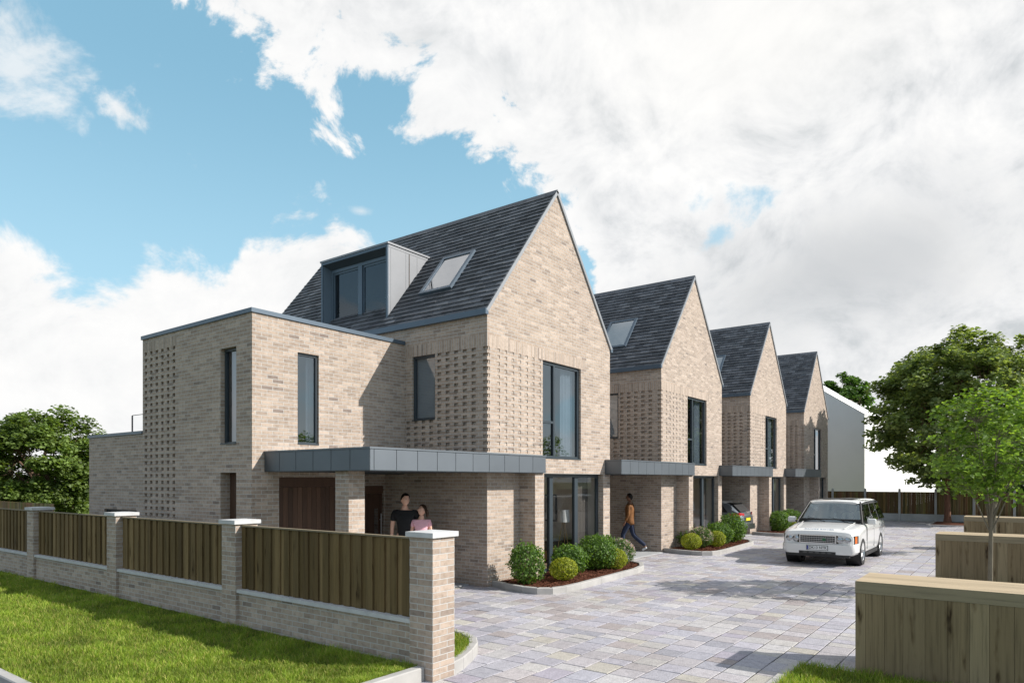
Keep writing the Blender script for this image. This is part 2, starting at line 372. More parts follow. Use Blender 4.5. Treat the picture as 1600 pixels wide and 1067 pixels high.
def build_house(first,seed):
    rr=random.Random(seed)
    h=empty('brick_house')
    # ---- main walls
    w=MB()
    GO=(1.53,5.07,.03,2.46,.0)      # ground glazing opening
    UW=(2.12,3.88,2.83,5.19)        # gable window
    LAT=(0,2.12,2.85,5.19,0)
    wall(w,'y',0,0,W,0,EZ,[(1.53,5.07,.03,2.46,.2),(UW[0],UW[1],UW[2],UW[3],.12),LAT],sold=[(0,4.1,5.19,5.45)])
    lattice(w,'y',0,0,2.12,2.85,5.19,corner=True,dep=.014,cdep=.05,hw=.09)
    gable(w,0); wall(w,'y',DP,0,W,0,EZ); gable(w,DP)
    # side wall facing -X
    SW=(1.53,2.27,3.69,5.19)
    hs=[(SW[0],SW[1],SW[2],SW[3],.12),(0,1.53,2.85,5.19,0),(1.53,2.516,2.85,3.69,0)]
    wall(w,'x',0,0,DP,0,EZ,hs,sold=[(0,2.516,5.19,5.45)])
    lattice(w,'x',0,0,1.53,2.85,5.19,corner=True,dep=.05,cdep=.014,hw=.125)
    lattice(w,'x',0,1.53,2.516,2.85,3.69,dep=.05,hw=.125)
    # right side wall facing +X
    q=[(W,0,0),(W,DP,0),(W,DP,EZ),(W,0,EZ)]; w.face(q,[(p[1],p[2]) for p in q])
    # buttress pier under the canopy end
    w.box(1.17,1.53,-.44,-.001,0,2.46,0,skip='+y,t')
    w.build('wall',[M['brick'],M['soldier']],h)
    # ---- side wing
    g=MB()
    if first:
        X=-4.0; T=5.5
        wall(g,'y',2.52,X,0,0,T,[(-2.98,-2.46,3.03,4.89,.1),(-3.41,-1.45,0,2.36,.12),(-1.45,0,0,2.46,0)])
        hl=[(3.06,3.63,3.01,4.92,.14),(3.06,3.63,0,2.45,.24),(5.36,6.88,.4,5.2,0)]
        wall(g,'x',X,2.52,6.9,0,T,hl,sold=[(5.36,6.9,5.2,5.42)])
        lattice(g,'x',X,5.36,6.88,.4,5.2,pu=.253,hw=.115,dep=.055)
        q=[(X,6.9,0),(0,6.9,0),(0,6.9,T),(X,6.9,T)]; g.face(q[::-1],[(p[0],p[2]) for p in q[::-1]])
        g.face([(X,2.52,T-.004),(0,2.52,T-.004),(0,6.9,T-.004),(X,6.9,T-.004)],None,0)
        # entrance lobby recess
        p=pf('y',3.21); 
        wall(g,'y',3.21,-1.45,0,0,2.46,[(-1.0,-.02,0,2.17,.08)])
        g.face([(-1.45,3.21,0),(-1.45,2.52,0),(-1.45,2.52,2.46),(-1.45,3.21,2.46)][::-1],None,0)
        g.build('side_wing',[M['brick'],M['soldier']],h)
        c=MB(); ov=.03
        c.box(X-ov,-.002,2.52-ov,2.52+.2,T+.002,T+.085); c.box(X-ov,X+.2,2.722,6.9+ov,T+.002,T+.085); c.box(X+.202,-.002,6.7,6.9+ov,T+.002,T+.085)
        c.build('coping',M['gutter'],h)
        rf=MB(); rf.box(X+.01,-.01,2.53,6.89,T+.01,T+.03); rf.build('flat_roof',M['slab'],h)
        # lobby soffit
        s=MB(); s.box(-1.449,-.002,2.53,3.2,2.44,2.459); s.build('soffit',M['frame'],h)
        # low rear part with roof terrace
        g=MB(); T2=3.36
        wall(g,'x',X,6.9,9.76,0,T2,[(7.2,8.9,1.05,1.6,.12)])
        q=[(X,9.76,0),(0,9.76,0),(0,9.76,T2),(X,9.76,T2)]; g.face(q[::-1],[(p[0],p[2]) for p in q[::-1]])
        g.face([(X,6.9,T2-.02),(0,6.9,T2-.02),(0,9.76,T2-.02),(X,9.76,T2-.02)])
        g.build('rear_wing',[M['brick'],M['soldier']],h)
        c=MB(); c.box(X-ov,X+.2,6.903,9.76+ov,T2+.002,T2+.07); c.box(X+.202,0,9.58,9.76+ov,T2+.002,T2+.07); c.build('coping',M['gutter'],h)
        b=MB(); quad(b,'x',pf('x',X+.28),6.92,8.04,T2-.02,T2+.5); bo=b.build('balustrade',M['clear'],h)
        b=MB(); b.box(X+.27,X+.30,8.04,8.06,T2-.02,T2+.5); b.box(X+.275,X+.297,6.92,8.04,T2+.5,T2+.512); b.build('rail',M['frame'],bo)
        window(h,'x',X,7.2,8.9,1.05,1.6,.06,us=[(8.05,.06)])
        window(h,'y',2.52,-2.98,-2.46,3.03,4.89,.045,fw=.05)
        window(h,'x',X,3.06,3.63,3.01,4.92,.09,fw=.055)
        room(h,X+.25,-.15,2.9,6.7,2.65,5.4,'interior')
        # slot door seen from the road
        d=MB(); planks(d,'x',X,3.07,3.62,0,2.44,.14,DT,rr,.2); d.build('timber_panel',M['door'],h,attr=True)
        # garage door
        d=MB(); planks(d,'y',2.52,-3.40,-1.46,0,2.16,.115,DT,rr,.05); d.box(-3.40,-1.46,2.55,2.59,2.165,2.355,0,DT[1]); d.build('garage_door',M['door'],h,attr=True)
        # front door
        d=MB(); planks(d,'y',3.21,-.97,-.34,0.02,1.98,.12,DT,rr,.03); planks(d,'y',3.21,-.15,-.05,0.02,1.98,.1,DT,rr,.03)
        d.box(-.99,-.03,3.235,3.27,1.985,2.165,0,DT[2]); d.box(-.34,-.15,3.243,3.265,0.02,1.98,0,DT[0]); d.box(-.34,-.15,3.24,3.243,1.62,1.98,0,DT[1])
        fd=d.build('front_door',M['door'],h,attr=True)
        d=MB(); d.box(-.31,-.19,3.232,3.241,.25,1.62); d.build('glass',M['skyglass'],fd)
        d=MB(); d.tube((-.13,3.19,.45),(-.13,3.19,1.5),.012,.012,10); d.tube((-.13,3.19,.6),(-.13,3.24,.6),.009,.009,6); d.tube((-.13,3.19,1.35),(-.13,3.24,1.35),.009,.009,6); d.build('handle',M['steel'],fd)
        # canopy corner pier
        p=MB(); p.box(-3.64,-3.28,.15,.51,0,2.46,0,skip='t'); p.build('pier',[M['brick']],h)
    else:
        T=5.5; X=-3.368
        wall(g,'y',2.52,X,0,2.46,T); wall(g,'y',7.2,X,0,0,2.46)
        g.face([(X,2.52,2.47),(X,7.2,2.47),(0,7.2,2.47),(0,2.52,2.47)],None,0)
        g.face([(X,2.52,T-.004),(0,2.52,T-.004),(0,6.9,T-.004),(X,6.9,T-.004)])
        wall(g,'y',6.9,X,0,2.46,T)
        g.build('side_wing',[M['brick'],M['soldier']],h)
        c=MB(); c.box(X+.002,-.002,2.49,2.72,T+.002,T+.085); c.build('coping',M['gutter'],h)
    canopy(h,first)
    # ---- roof
    r=MB(); xe,ze=-.06,5.955
    slope(r,xe,ze,RX,RZ+.06,-.03,DP+.03,seed=seed*3+1); slope(r,W-xe,ze,RX,RZ+.06,-.03,DP+.03,seed=seed*3+2)
    ro=r.build('roof',M['tile'],h,attr=True)
    r=MB(); dv=Vector((RX-xe,0,RZ+.06-ze)).normalized(); y=-.035
    zt=RZ+.105
    while y<DP:
        ye=min(y+.45,DP+.035)
        k=rr.uniform(.85,1.2); c=tuple(x*k for x in TC[2])
        for sgn in (-1,1):
            d=Vector((sgn*dv.x,0,-dv.z)); nn=Vector((sgn*dv.z,0,dv.x))
            o=Vector((RX,y+.003,zt)); r.face([o,o+d*.17,o+d*.17+Vector((0,ye-y-.006,0)),o+Vector((0,ye-y-.006,0))],None,0,c)
            r.face([o+d*.17,o+d*.17-nn*.05,o+d*.17-nn*.05+Vector((0,ye-y-.006,0)),o+d*.17+Vector((0,ye-y-.006,0))],None,0,c)
            r.face([o,o+d*.17,o+d*.17-nn*.05,o-Vector((0,0,.08))],None,0,c)
        y=ye
    r.build('ridge_tile',M['tile'],ro,attr=True)
    # verge trims
    v=MB()
    for s in (-1,1):
        e=Vector((RX+s*(RX-xe),0,ze)); t=Vector((RX,0,RZ+.075)); d=t-e; nn=Vector((s*dv.z,0,dv.x))
        for yy,th in ((-.042,.045),(DP,.042)):
            v.obox(e+Vector((0,yy,0))-nn*.062,d,(0,th,0),nn*.075)
            v.build('verge_trim',M['verge'],h); v=MB()
    v=MB(); v.box(-.10,-.002,-.04,DP+.03,5.86,5.985); v.build('gutter',M['gutter'],h); v=MB(); v.box(W+.002,W+.10,-.04,DP+.03,5.86,5.985); v.build('gutter',M['gutter'],h)
    # ---- skylight on the slope (local y 1.53..2.63)
    def sk(y0,y1,z0,z1):
        m_=(RZ+.06-ze)/(RX-xe); d=Vector((1,0,m_)).normalized(); nn=Vector((-d.z,0,d.x))
        x_=lambda z: xe+(z-ze)/m_
        o=Vector((x_(z0),y0,z0)); Lh=((x_(z1)-x_(z0))**2+(z1-z0)**2)**.5
        f=MB(); fw=.085
        f.obox(o+nn*.0,d*Lh,(0,fw,0),nn*.085); f.obox(o+Vector((0,y1-y0-fw,0)),d*Lh,(0,fw,0),nn*.085)
        f.obox(o+Vector((0,fw,0)),d*fw,(0,y1-y0-2*fw,0),nn*.083); f.obox(o+d*(Lh-fw)+Vector((0,fw,0)),d*fw,(0,y1-y0-2*fw,0),nn*.083)
        fo=f.build('skylight',M['gutter'],h)
        f=MB(); f.face([o+nn*.062+Vector((0,fw,0))+d*fw,o+nn*.062+Vector((0,y1-y0-fw,0))+d*fw,o+nn*.062+Vector((0,y1-y0-fw,0))+d*(Lh-fw),o+nn*.062+Vector((0,fw,0))+d*(Lh-fw)])
        f.build('glass',M['skyglass'],fo)
    sk(1.56,2.62,6.80,7.92)
    # ---- windows
    window(h,'y',0,UW[0],UW[1],UW[2],UW[3],.06,us=[(2.70,.07)],zs=[(3.72,.06,2.16,2.68)],fw=.075)
    window(h,'x',0,SW[0],SW[1],SW[2],SW[3],.05,fw=.06)
    window(h,'y',0,1.53,5.07,.03,2.46,.16,us=[(2.72,.15),(3.90,.16)],fw=.09,name='patio_door',sill=False,glass='patioglass')
    room(h,.14,W-.14,.25,4.6,.04,2.42,'interior')
    room(h,.14,W-.14,.14,4.6,2.62,5.7,'interior')
    # curtains
    def curt(x0,x1,y,z0,z1,mt):
        c=MB(); n=int((x1-x0)/.03); pr=None
        for i in range(n+1):
            x=x0+(x1-x0)*i/n; yy=y+.035*math.sin(i*1.25)
            if pr: c.face([(pr[0],pr[1],z0),(x,yy,z0),(x,yy,z1),(pr[0],pr[1],z1)])
            pr=(x,yy)
        c.build('curtain',M[mt],h,smooth=60)
    curt(3.25,3.80,.24,2.75,5.3,'curtain')
    curt(4.35,5.0,.45,.06,2.4,'darkcurtain')
    if first:
        # ---- dormer
        d=MB(); x0,y0,y1,zb,zt=.21,3.33,5.92,6.27,8.17; m_=(RZ+.06-ze)/(RX-xe); xr=lambda z: xe+(z-ze)/m_
        xb=xr(zb)+.0; xt=xr(zt)+.12
        t=.14
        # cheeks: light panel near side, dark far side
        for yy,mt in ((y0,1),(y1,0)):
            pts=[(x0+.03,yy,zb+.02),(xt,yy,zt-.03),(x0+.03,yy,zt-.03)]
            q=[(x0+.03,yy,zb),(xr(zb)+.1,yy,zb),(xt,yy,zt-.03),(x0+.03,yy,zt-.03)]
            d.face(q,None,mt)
        # cheek panel seams
        for xx in (x0+.10,x0+.62,x0+1.02):
            zlo=ze+m_*(xx-xe)
            d.box(xx,xx+.005,y0-.002,y0+.001,max(zlo,zb)+.02,zt-.12,2)
        d.box(x0+.03,xt-.05,y0-.006,y0,zt-.10,zt-.035,1)
        # roof slab and surround frame
        d.box(x0-.02,xt,y0-.03,y1+.03,zt-.03,zt+.015,1)
        fr=.16
        d.box(x0-.001,x0+.03,y0-.002,y1+.002,zt-.10,zt-.03,0); d.box(x0-.001,x0+.03,y0-.002,y1+.002,zb-.06,zb+.04,0)
        d.box(x0-.001,x0+.03,y0-.002,y0+.06,zb+.04,zt-.10,0); d.box(x0-.001,x0+.03,y1-.06,y1+.002,zb+.04,zt-.10,0)
        # splayed inner reveal to the recessed window
        A=[(x0+.03,y0+.06,zb+.04),(x0+.03,y1-.06,zb+.04),(x0+.03,y1-.06,zt-.10),(x0+.03,y0+.06,zt-.10)]
        B=[(x0+.26,y0+.1,zb+.12),(x0+.26,y1-.14,zb+.12),(x0+.26,y1-.14,zt-.22),(x0+.26,y0+.1,zt-.22)]
        for i in range(4):
            j=(i+1)%4; d.face([A[i],A[j],B[j],B[i]],None,(0,0,2,0)[i])
        do=d.build('dormer',[M['gutter'],M['zinclight'],M['frame']],h)
        f=MB(); xa=x0+.23
        def fb(a,b,c,e,o0=0,o1=.06): f.box(xa+o0,xa+o1,a,b,c,e)
        ya,yb,za,zc=B[0][1]-.01,B[1][1]+.01,B[0][2]-.01,B[2][2]+.01; ym=(ya+yb)/2
        fb(ya,yb,zc-.08,zc); fb(ya,yb,za,za+.08); fb(ya,ya+.08,za+.08,zc-.08); fb(yb-.08,yb,za+.08,zc-.08); fb(ym-.075,ym+.075,za+.08,zc-.08,-.012)
        for a,b in ((ya+.08,ym-.075),(ym+.075,yb-.08)):
            fb(a,b,zc-.13,zc-.08,.03,.09); fb(a,b,za+.08,za+.12,.03,.09); fb(a,a+.045,za+.12,zc-.13,.03,.09); fb(b-.045,b,za+.12,zc-.13,.03,.09)
        f.build('dormer_window',M['gutter'],do)
        f=MB(); quad(f,'x',pf('x',xa+.05),ya+.08,yb-.08,za+.08,zc-.08); f.build('glass',M['dormerglass'],do)
        f=MB(); f.box(xa+.5,xa+.52,ya-.1,yb+.1,za-.1,zc+.1); f.build('interior',M['darkcurtain'],do)
        # front curtain hint behind the tall wing window
        c=MB(); n=12; pr=None
        for i in range(n+1):
            x=-2.62+.18*i/n; yy=2.75+.02*math.sin(i*1.4)
            if pr: c.face([(pr[0],pr[1],2.95),(x,yy,2.95),(x,yy,4.95),(pr[0],pr[1],4.95)])
            pr=(x,yy)
        c.build('curtain',M['curtain'],h,smooth=60)
    return h

HX,HY,SP=11.43,9.24,8.81
h1=build_house(True,1); h1.location=(HX,HY,0)
tag(h1,'pale brick gabled house nearest the camera with zinc dormer and flat-roofed side wing','house')
h2=build_house(False,2); h2.location=(HX+SP,HY,0)
tag(h2,'second pale brick gabled house, the man in the brown jacket walks beside its wall','house','matching gabled brick houses')
for k,lab in ((2,'third pale brick gabled house with a silver car parked in its carport'),(3,'farthest pale brick gabled house, next to the white rendered building')):
    c=copy_tree(h2); c.location=(HX+SP*k,HY,0); tag(c,lab,'house','matching gabled brick houses')

# ------------------------------------------------------------------ ground and paving
g=MB(); g.face([(-400,-400,-.06),(600,-400,-.06),(600,600,-.06),(-400,600,-.06)]); tag(g.build('ground',M['ground']),kind='structure')
g=MB(); g.face([(-6,-14,-.03),(44.5,-14,-.03),(44.5,24,-.03),(-6,24,-.03)]); tag(g.build('paving_bed',M['bed']),kind='structure')
PT=[(0.391, 0.383, 0.429), (0.391, 0.383, 0.429), (0.391, 0.383, 0.429), (0.391, 0.383, 0.429), (0.415, 0.398, 0.42), (0.415, 0.398, 0.42), (0.415, 0.398, 0.42), (0.438, 0.426, 0.42), (0.438, 0.426, 0.42), (0.438, 0.426, 0.42), (0.359, 0.359, 0.404), (0.359, 0.359, 0.404), (0.352, 0.32, 0.322), (0.352, 0.32, 0.322), (0.407, 0.403, 0.446), (0.407, 0.403, 0.446), (0.407, 0.403, 0.446), (0.446, 0.437, 0.446), (0.446, 0.437, 0.446), (0.446, 0.437, 0.446), (0.438, 0.418, 0.379), (0.328, 0.328, 0.368), (0.352, 0.332, 0.385), (0.407, 0.383, 0.392), (0.407, 0.383, 0.392)]
def pavers():
    mb=MB(); rr=random.Random(5); y=-8.0; w=.352
    while y<10.2:
        x=2.2+rr.uniform(0,.2); 
        while x<44.3:
            l=rr.choice((.25,.31,.37,.42,.33)); x1=x+l; cy=y+w/2; cx=x+l/2
            if (cx<5.75 and cy>5.6) or (cy>9.3 and (cx<7.5)): x=x1; continue
            if cx<6 and cy<-1: x=x1; continue
            g=.0045; z=rr.uniform(-.002,.002); j=lambda: rr.uniform(-.003,.003)
            if abs(cx-18)>26 or cy<-2.5: pass
            c=rr.choice(PT); k=rr.uniform(.9,1.08); c=tuple(v*k for v in c)
            b=.008
            P=[(x+g+j(),y+g+j()),(x1-g+j(),y+g+j()),(x1-g+j(),y+w-g+j()),(x+g+j(),y+w-g+j())]
            I=[(P[0][0]+b,P[0][1]+b),(P[1][0]-b,P[1][1]+b),(P[2][0]-b,P[2][1]-b),(P[3][0]+b,P[3][1]-b)]
            T=[(a,d,z+rr.uniform(-.0015,.0015)) for a,d in I]; O=[(a,d,z-.006) for a,d in P]
            mb.face(T,None,0,c)
            for i in range(4):
                q=(i+1)%4; mb.face([O[i],O[q],T[q],T[i]],None,0,c)
            x=x1
        y+=w
    return mb.build('paving',M['paver'],attr=True)
tag(pavers(),kind='structure')
# slabs under canopies
g=MB(); g.box(7.5,HX-.01,9.75,12.4,-.02,.022); 
for k in range(1,4): g.box(HX+SP*k-3.3,HX+SP*k-.01,9.15,15.9,-.02,.022)
tag(g.build('path',M['slab']),kind='structure')

# kerbs
def kerb_line(mb,pts,w=.12,z0=-.03,z1=.13,seg=.9,side=1):
    """stones laid along a polyline; side=1 offsets to the left"""
    for (a,b) in zip(pts[:-1],pts[1:]):
        a=Vector(a+(0,));b=Vector(b+(0,)); d=b-a; Ln=d.length; d.normalize(); n=Vector((-d.y,d.x,0))*side; k=max(1,int(round(Ln/seg)))
        for i in range(k):
            p=a+d*(Ln*i/k+.003); q=a+d*(Ln*(i+1)/k-.003)
            bt=[p,q,q+n*w,p+n*w]
            lo=[Vector((v.x,v.y,z0)) for v in bt]; bev=.012
            hi=[Vector((v.x,v.y,z1-bev)) for v in bt]; tp=[p+n*bev,q+n*bev,q+n*(w-bev),p+n*(w-bev)]; tp=[Vector((v.x,v.y,z1)) for v in tp]
            for r0,r1 in ((lo,hi),(hi,tp)):
                for e in range(4):
                    f=(e+1)%4; mb.face([r0[e],r0[f],r1[f],r1[e]])
            mb.face(tp)
def arc(cx,cy,r,a0,a1,n): return [(cx+r*math.cos(R(a0+(a1-a0)*i/n)),cy+r*math.sin(R(a0+(a1-a0)*i/n))) for i in range(n+1)]
def thing_kerb(name,pts,label,z1=.13,seg=.9,side=1,group='concrete kerb edgings'):
    mb=MB(); kerb_line(mb,pts,z1=z1,seg=seg,side=side); return tag(mb.build(name,M['concrete'],merge=False),label,'kerb',group)
# verge in front of the fence
thing_kerb('kerb',[(2.6,5.50),(5.66,5.50)],'straight concrete kerb ending at the brick gate pier',.16)
thing_kerb('kerb',[(2.62,5.62),(2.62,24)],'concrete kerb along the roadside edge of the lawn',.16,side=-1)
patch=[(5.97,5.38),(6.30,5.46),(6.66,5.62),(6.98,5.80),(7.22,6.02),(7.38,6.32),(7.46,6.7),(7.48,7.4),(7.48,9.7)]
thing_kerb('kerb',patch,'curved concrete kerb around the grass behind the gate pier',.15,.5)
thing_kerb('kerb',[(7.2,2.33),(8.93,2.33)],'concrete kerb in front of the nearest timber screen',.03,side=-1)
def sheet(name,poly,z,mat,kind='structure'):
    mb=MB(); mb.face([(x,y,z) for x,y in poly]); return tag(mb.build(name,mat),kind=kind)
sheet('verge_ground',[(2.7,5.6),(5.72,5.6),(5.72,24),(2.7,24)],.125,M['soil'])
inner=[(5.9,5.46)]+[(x-.06,y+.06) for x,y in patch[1:]]+[(7.42,24),(5.9,24)]
sheet('strip_ground',inner,.118,M['soil'])
sheet('screen_ground',[(3,-8),(8.98,-8),(8.98,2.24),(3,2.24)],.012,M['soil'])

# grass blades
def inpoly(x,y,poly):
    c=False; n=len(poly)
    for i in range(n):
        x1,y1=poly[i];x2,y2=poly[(i+1)%n]
        if (y1>y)!=(y2>y) and x<(x2-x1)*(y-y1)/(y2-y1)+x1: c=not c
    return c
from mathutils import noise as mnoise
def grass(name,label,x0,x1,y0,y1,z,n,poly=None,seed=3,hmin=.03,hmax=.075,fade=True):
    mb=MB(); rr=random.Random(seed); k=0; V=[];F=[];C=[]
    while k<n:
        x=rr.uniform(x0,x1); t=rr.random(); y=y0+(y1-y0)*(t**1.7 if fade else t)
        if poly and not inpoly(x,y,poly): k+=1; continue
        cl=mnoise.noise(Vector((x*1.7,y*1.7,seed))); c2=mnoise.noise(Vector((x*7,y*7,seed+9)))
        h=rr.uniform(hmin,hmax)*(1+.7*c2+.35*cl); a=rr.uniform(0,6.283); dx,dy=math.cos(a),math.sin(a); w=rr.uniform(.0022,.0042)*(1+max(0,y-8)*.06)
        ln=rr.uniform(.15,.9)*h; b=rr.uniform(0,6.283); lx,ly=math.cos(b)*ln,math.sin(b)*ln
        i=len(V); V+=[(x-dx*w,y-dy*w,z),(x+dx*w,y+dy*w,z),(x+lx*.35+dx*w*.8,y+ly*.35+dy*w*.8,z+h*.6),(x+lx*.35-dx*w*.8,y+ly*.35-dy*w*.8,z+h*.6),(x+lx,y+ly,z+h)]
        F+=[(i,i+1,i+2,i+3),(i+3,i+2,i+4)]
        q=rr.random(); f=.5+.75*cl+.45*c2+.3*mnoise.noise(Vector((x*.55,y*.55,seed+3)))
        base=(.185,.28,.026) if q<.5 else ((.265,.36,.040) if q<.84 else (.44,.41,.12))
        m_=.55+.55*max(0,min(1,f))+rr.uniform(-.12,.12); C+=[tuple(v*m_ for v in base)]*2; k+=1
    mb.v=V;mb.f=F;mb.m=[0]*len(F);mb.c=C;mb.uv=[(0,0)]*(7*n if False else sum(len(f) for f in F))
    o=mb.build(name,M['grass'],attr=True); tag(o,label,'grass',kind='stuff'); return o
grass('grass','mown green lawn between the brick fence wall and the roadside kerb',2.72,5.66,5.62,21,.12,150000,seed=3)
grass('grass','small patch of grass behind the brick gate pier',5.98,7.46,5.4,12,.115,32000,inner,seed=4)
grass('grass','dark shaded grass at the foot of the nearest timber screen',5.6,8.97,-2.2,2.22,.01,46000,seed=5,hmin=.04,hmax=.09,fade=False)

# ------------------------------------------------------------------ front fence: brick wall, piers, timber panels
FX=5.67
PY=[5.38,9.41,13.36,17.36,21.4]
PLAB=['brick gate pier with stone cap at the near end of the fence, beside the driveway','second brick fence pier from the driveway, with stone cap','third brick fence pier from the driveway, with stone cap','fourth brick fence pier from the driveway, near the left edge','farthest brick fence pier']
GRP='brick piers of the front fence'
for i,y in enumerate(PY[:4]):
    t=empty('brick_pier',(FX,y,0)); tag(t,PLAB[i],'pier',GRP)
    m_=MB(); m_.box(0,.37,0,.37,-.02,1.64,0,skip='b'); m_.build('shaft',[M['brick']],t)
    m_=MB(); m_.box(-.035,.405,-.035,.405,1.642,1.70); m_.face([(-.035,-.035,1.7),(.405,-.035,1.7),(.185,.185,1.712)]);m_.face([(.405,-.035,1.7),(.405,.405,1.7),(.185,.185,1.712)]);m_.face([(.405,.405,1.7),(-.035,.405,1.7),(.185,.185,1.712)]);m_.face([(-.035,.405,1.7),(-.035,-.035,1.7),(.185,.185,1.712)])
    m_.build('cap',M['stone'],t)
WT=[(0.154, 0.105, 0.047), (0.126, 0.087, 0.039), (0.185, 0.128, 0.06), (0.107, 0.072, 0.032), (0.148, 0.103, 0.048), (0.209, 0.146, 0.071)]
spans=[(5.75,9.41),(9.78,13.36),(13.73,17.36),(17.73,21.4)]
BL=['nearest','second','third','leftmost']
for i,(a,b) in enumerate(spans):
    t=empty('low_wall',(FX,a,0)); tag(t,'low brick wall with stone coping, '+('nearest stretch beside the gate pier','second stretch from the gate pier','third stretch from the gate pier','stretch running out of view on the left')[i],'wall','low brick walls of the front fence')
    m_=MB(); m_.box(.05,.27,.002,b-a-.002,-.02,.62,0,skip='b'); m_.build('brickwork',[M['brick']],t)
    m_=MB(); m_.box(.015,.305,.004,b-a-.004,.622,.672); m_.build('coping',M['stone'],t)
    t=empty('timber_fence',(FX,a,.672)); tag(t,'olive brown board fence '+('nearest the gate pier, in front of the couple','on the second low wall from the gate pier','on the third low wall from the gate pier','on the leftmost low brick wall')[i],'fence','timber panels of the front fence')
    m_=MB(); rr=random.Random(40+i); y=.01; alt=0
    while y<b-a-.03:
        w_=.118 if alt else .098; y1=min(y+w_,b-a-.01); c=rr.choice(WT); k=rr.uniform(.85,1.15); c=tuple(v*k for v in c)
        if alt: # proud cover board
            m_.box(.10,.122,y,y1,.004,.93+rr.uniform(-.002,.002),0,c)
        else: m_.box(.124,.146,y-.02,y1+.02,.004,.925,0,c)
        y=y1; alt=1-alt
    bo=m_.build('boards',M['wood'],t,attr=True)
    m_=MB(); m_.box(.085,.165,.004,b-a-.004,.932,.952,0,(.20,.165,.11)); m_.box(.15,.19,.01,b-a-.01,.12,.2,0,WT[0]); m_.box(.15,.19,.01,b-a-.01,.7,.78,0,WT[0]); m_.build('rail',M['railwood'],t,attr=True)

# fence beyond the garage on the far left
t=MB(); rr=random.Random(77); y=18.95
while y<40: 
    t.box(6.6,6.63,y,y+.13,0,1.72,0,tuple(v*rr.uniform(.9,1.3)*1.5 for v in rr.choice(WT))); y+=.134
tag(t.build('garden_fence',M['wood'],attr=True),'pale board fence running beyond the garage wing on the far left','fence')

# ------------------------------------------------------------------ timber screens on the right
ST=[(0.26, 0.2, 0.118), (0.231, 0.176, 0.103), (0.282, 0.22, 0.132), (0.212, 0.16, 0.092), (0.249, 0.193, 0.115), (0.289, 0.227, 0.137)]
def screen():
    t=empty('timber_screen'); rr=random.Random(91); Ln=7.5
    m_=MB(); y=0.115
    m_.box(0,.03,-.0,-.001+.112,0,.945,0,ST[1])
    m_.box(0,.03,-.001+.0,.0,0,.945,0,ST[1])
    m_=MB()
    y=0
    first=True
    while y<Ln:
        w_=.11 if first else rr.choice((.18,.2,.22,.19)); first=False
        c=rr.choice(ST); k=rr.uniform(.88,1.12); c=tuple(v*k for v in c)
        m_.box(.004,.9,-y-w_+.0015,-y-.0015,0,.95,0,c,skip='t,b')
        y+=w_
    m_.build('cladding',M['sleeper'],t,attr=True)
    m_=MB(); m_.box(0,.955,-Ln,.0,.952,1.09,0,(.27,.225,.15),skip='t'); 
    for k in range(5): 
        m_.box(.002+k*.19,.188+k*.19,-Ln+.001,-.001,1.0,1.093,0,tuple(v*(1+.12*math.sin(k*2.1)) for v in (.40,.32,.215)))
    m_.build('top_rail',M['railwood'],t,attr=True)
    return t
s1=screen(); s1.location=(9.02,1.62,0)
tag(s1,'nearest timber screen, its planked face cropped by the bottom right corner','screen','planked timber screens')
for x,lab in ((18.05,'middle timber screen, the slim young tree stands in front of it'),(27.1,'farthest timber screen, seen above the middle one')):
    c=copy_tree(s1); c.location=(x,1.60,0); tag(c,lab,'screen','planked timber screens')

# ------------------------------------------------------------------ far fence of concrete posts
XF=44.4
ys=[14.5-1.76*i for i in range(14)]
ys=[9.2+1.76*3-1.76*i for i in range(15)]
for i,y in enumerate(ys):
    m_=MB(); m_.box(XF-.06,XF+.06,y-.055,y+.055,0,1.79); 
    m_.face([(XF-.06,y-.055,1.79),(XF+.06,y-.055,1.79),(XF,y,1.83)]); m_.face([(XF-.06,y+.055,1.79),(XF-.06,y-.055,1.79),(XF,y,1.83)])
    tag(m_.build('concrete_post',M['concretepost']),'grey concrete fence post along the far boundary','post','concrete posts of the far fence')
    if i<len(ys)-1:
        a,b=ys[i+1]+.057,y-.057; rr=random.Random(200+i)
        t=empty('fence_bay',(XF,a,0)); tag(t,'dark brown board panel over a concrete gravel board in the far fence','fence','bays of the far fence')
        q=MB(); q.box(-.02,.02,0,b-a,.0,.4); q.build('gravel_board',M['concretepost'],t)
        q=MB(); yy=0
        while yy<b-a-.02:
            y1=min(yy+.11,b-a); c=rr.choice(WT); q.box(-.016+.008*(int(yy*100)%2),.02,yy,y1-.004,.402,1.62,0,tuple(v*rr.uniform(.8,1.1) for v in c)); yy=y1
        q.box(-.03,.03,0,b-a,1.62,1.64,0,WT[3]); q.build('boards',M['wood'],t,attr=True)
# bark bed at the far fence
sheet('bark_bed',[(40.9,-3.5),(44.36,-3.5),(44.36,3.85),(40.9,3.85)],.018,M['mulch'])
thing_kerb('kerb',[(40.85,-3.5),(40.85,3.9),(44.3,3.9)],'thin concrete edging round the bark bed at the far fence',.035,seg=.9)

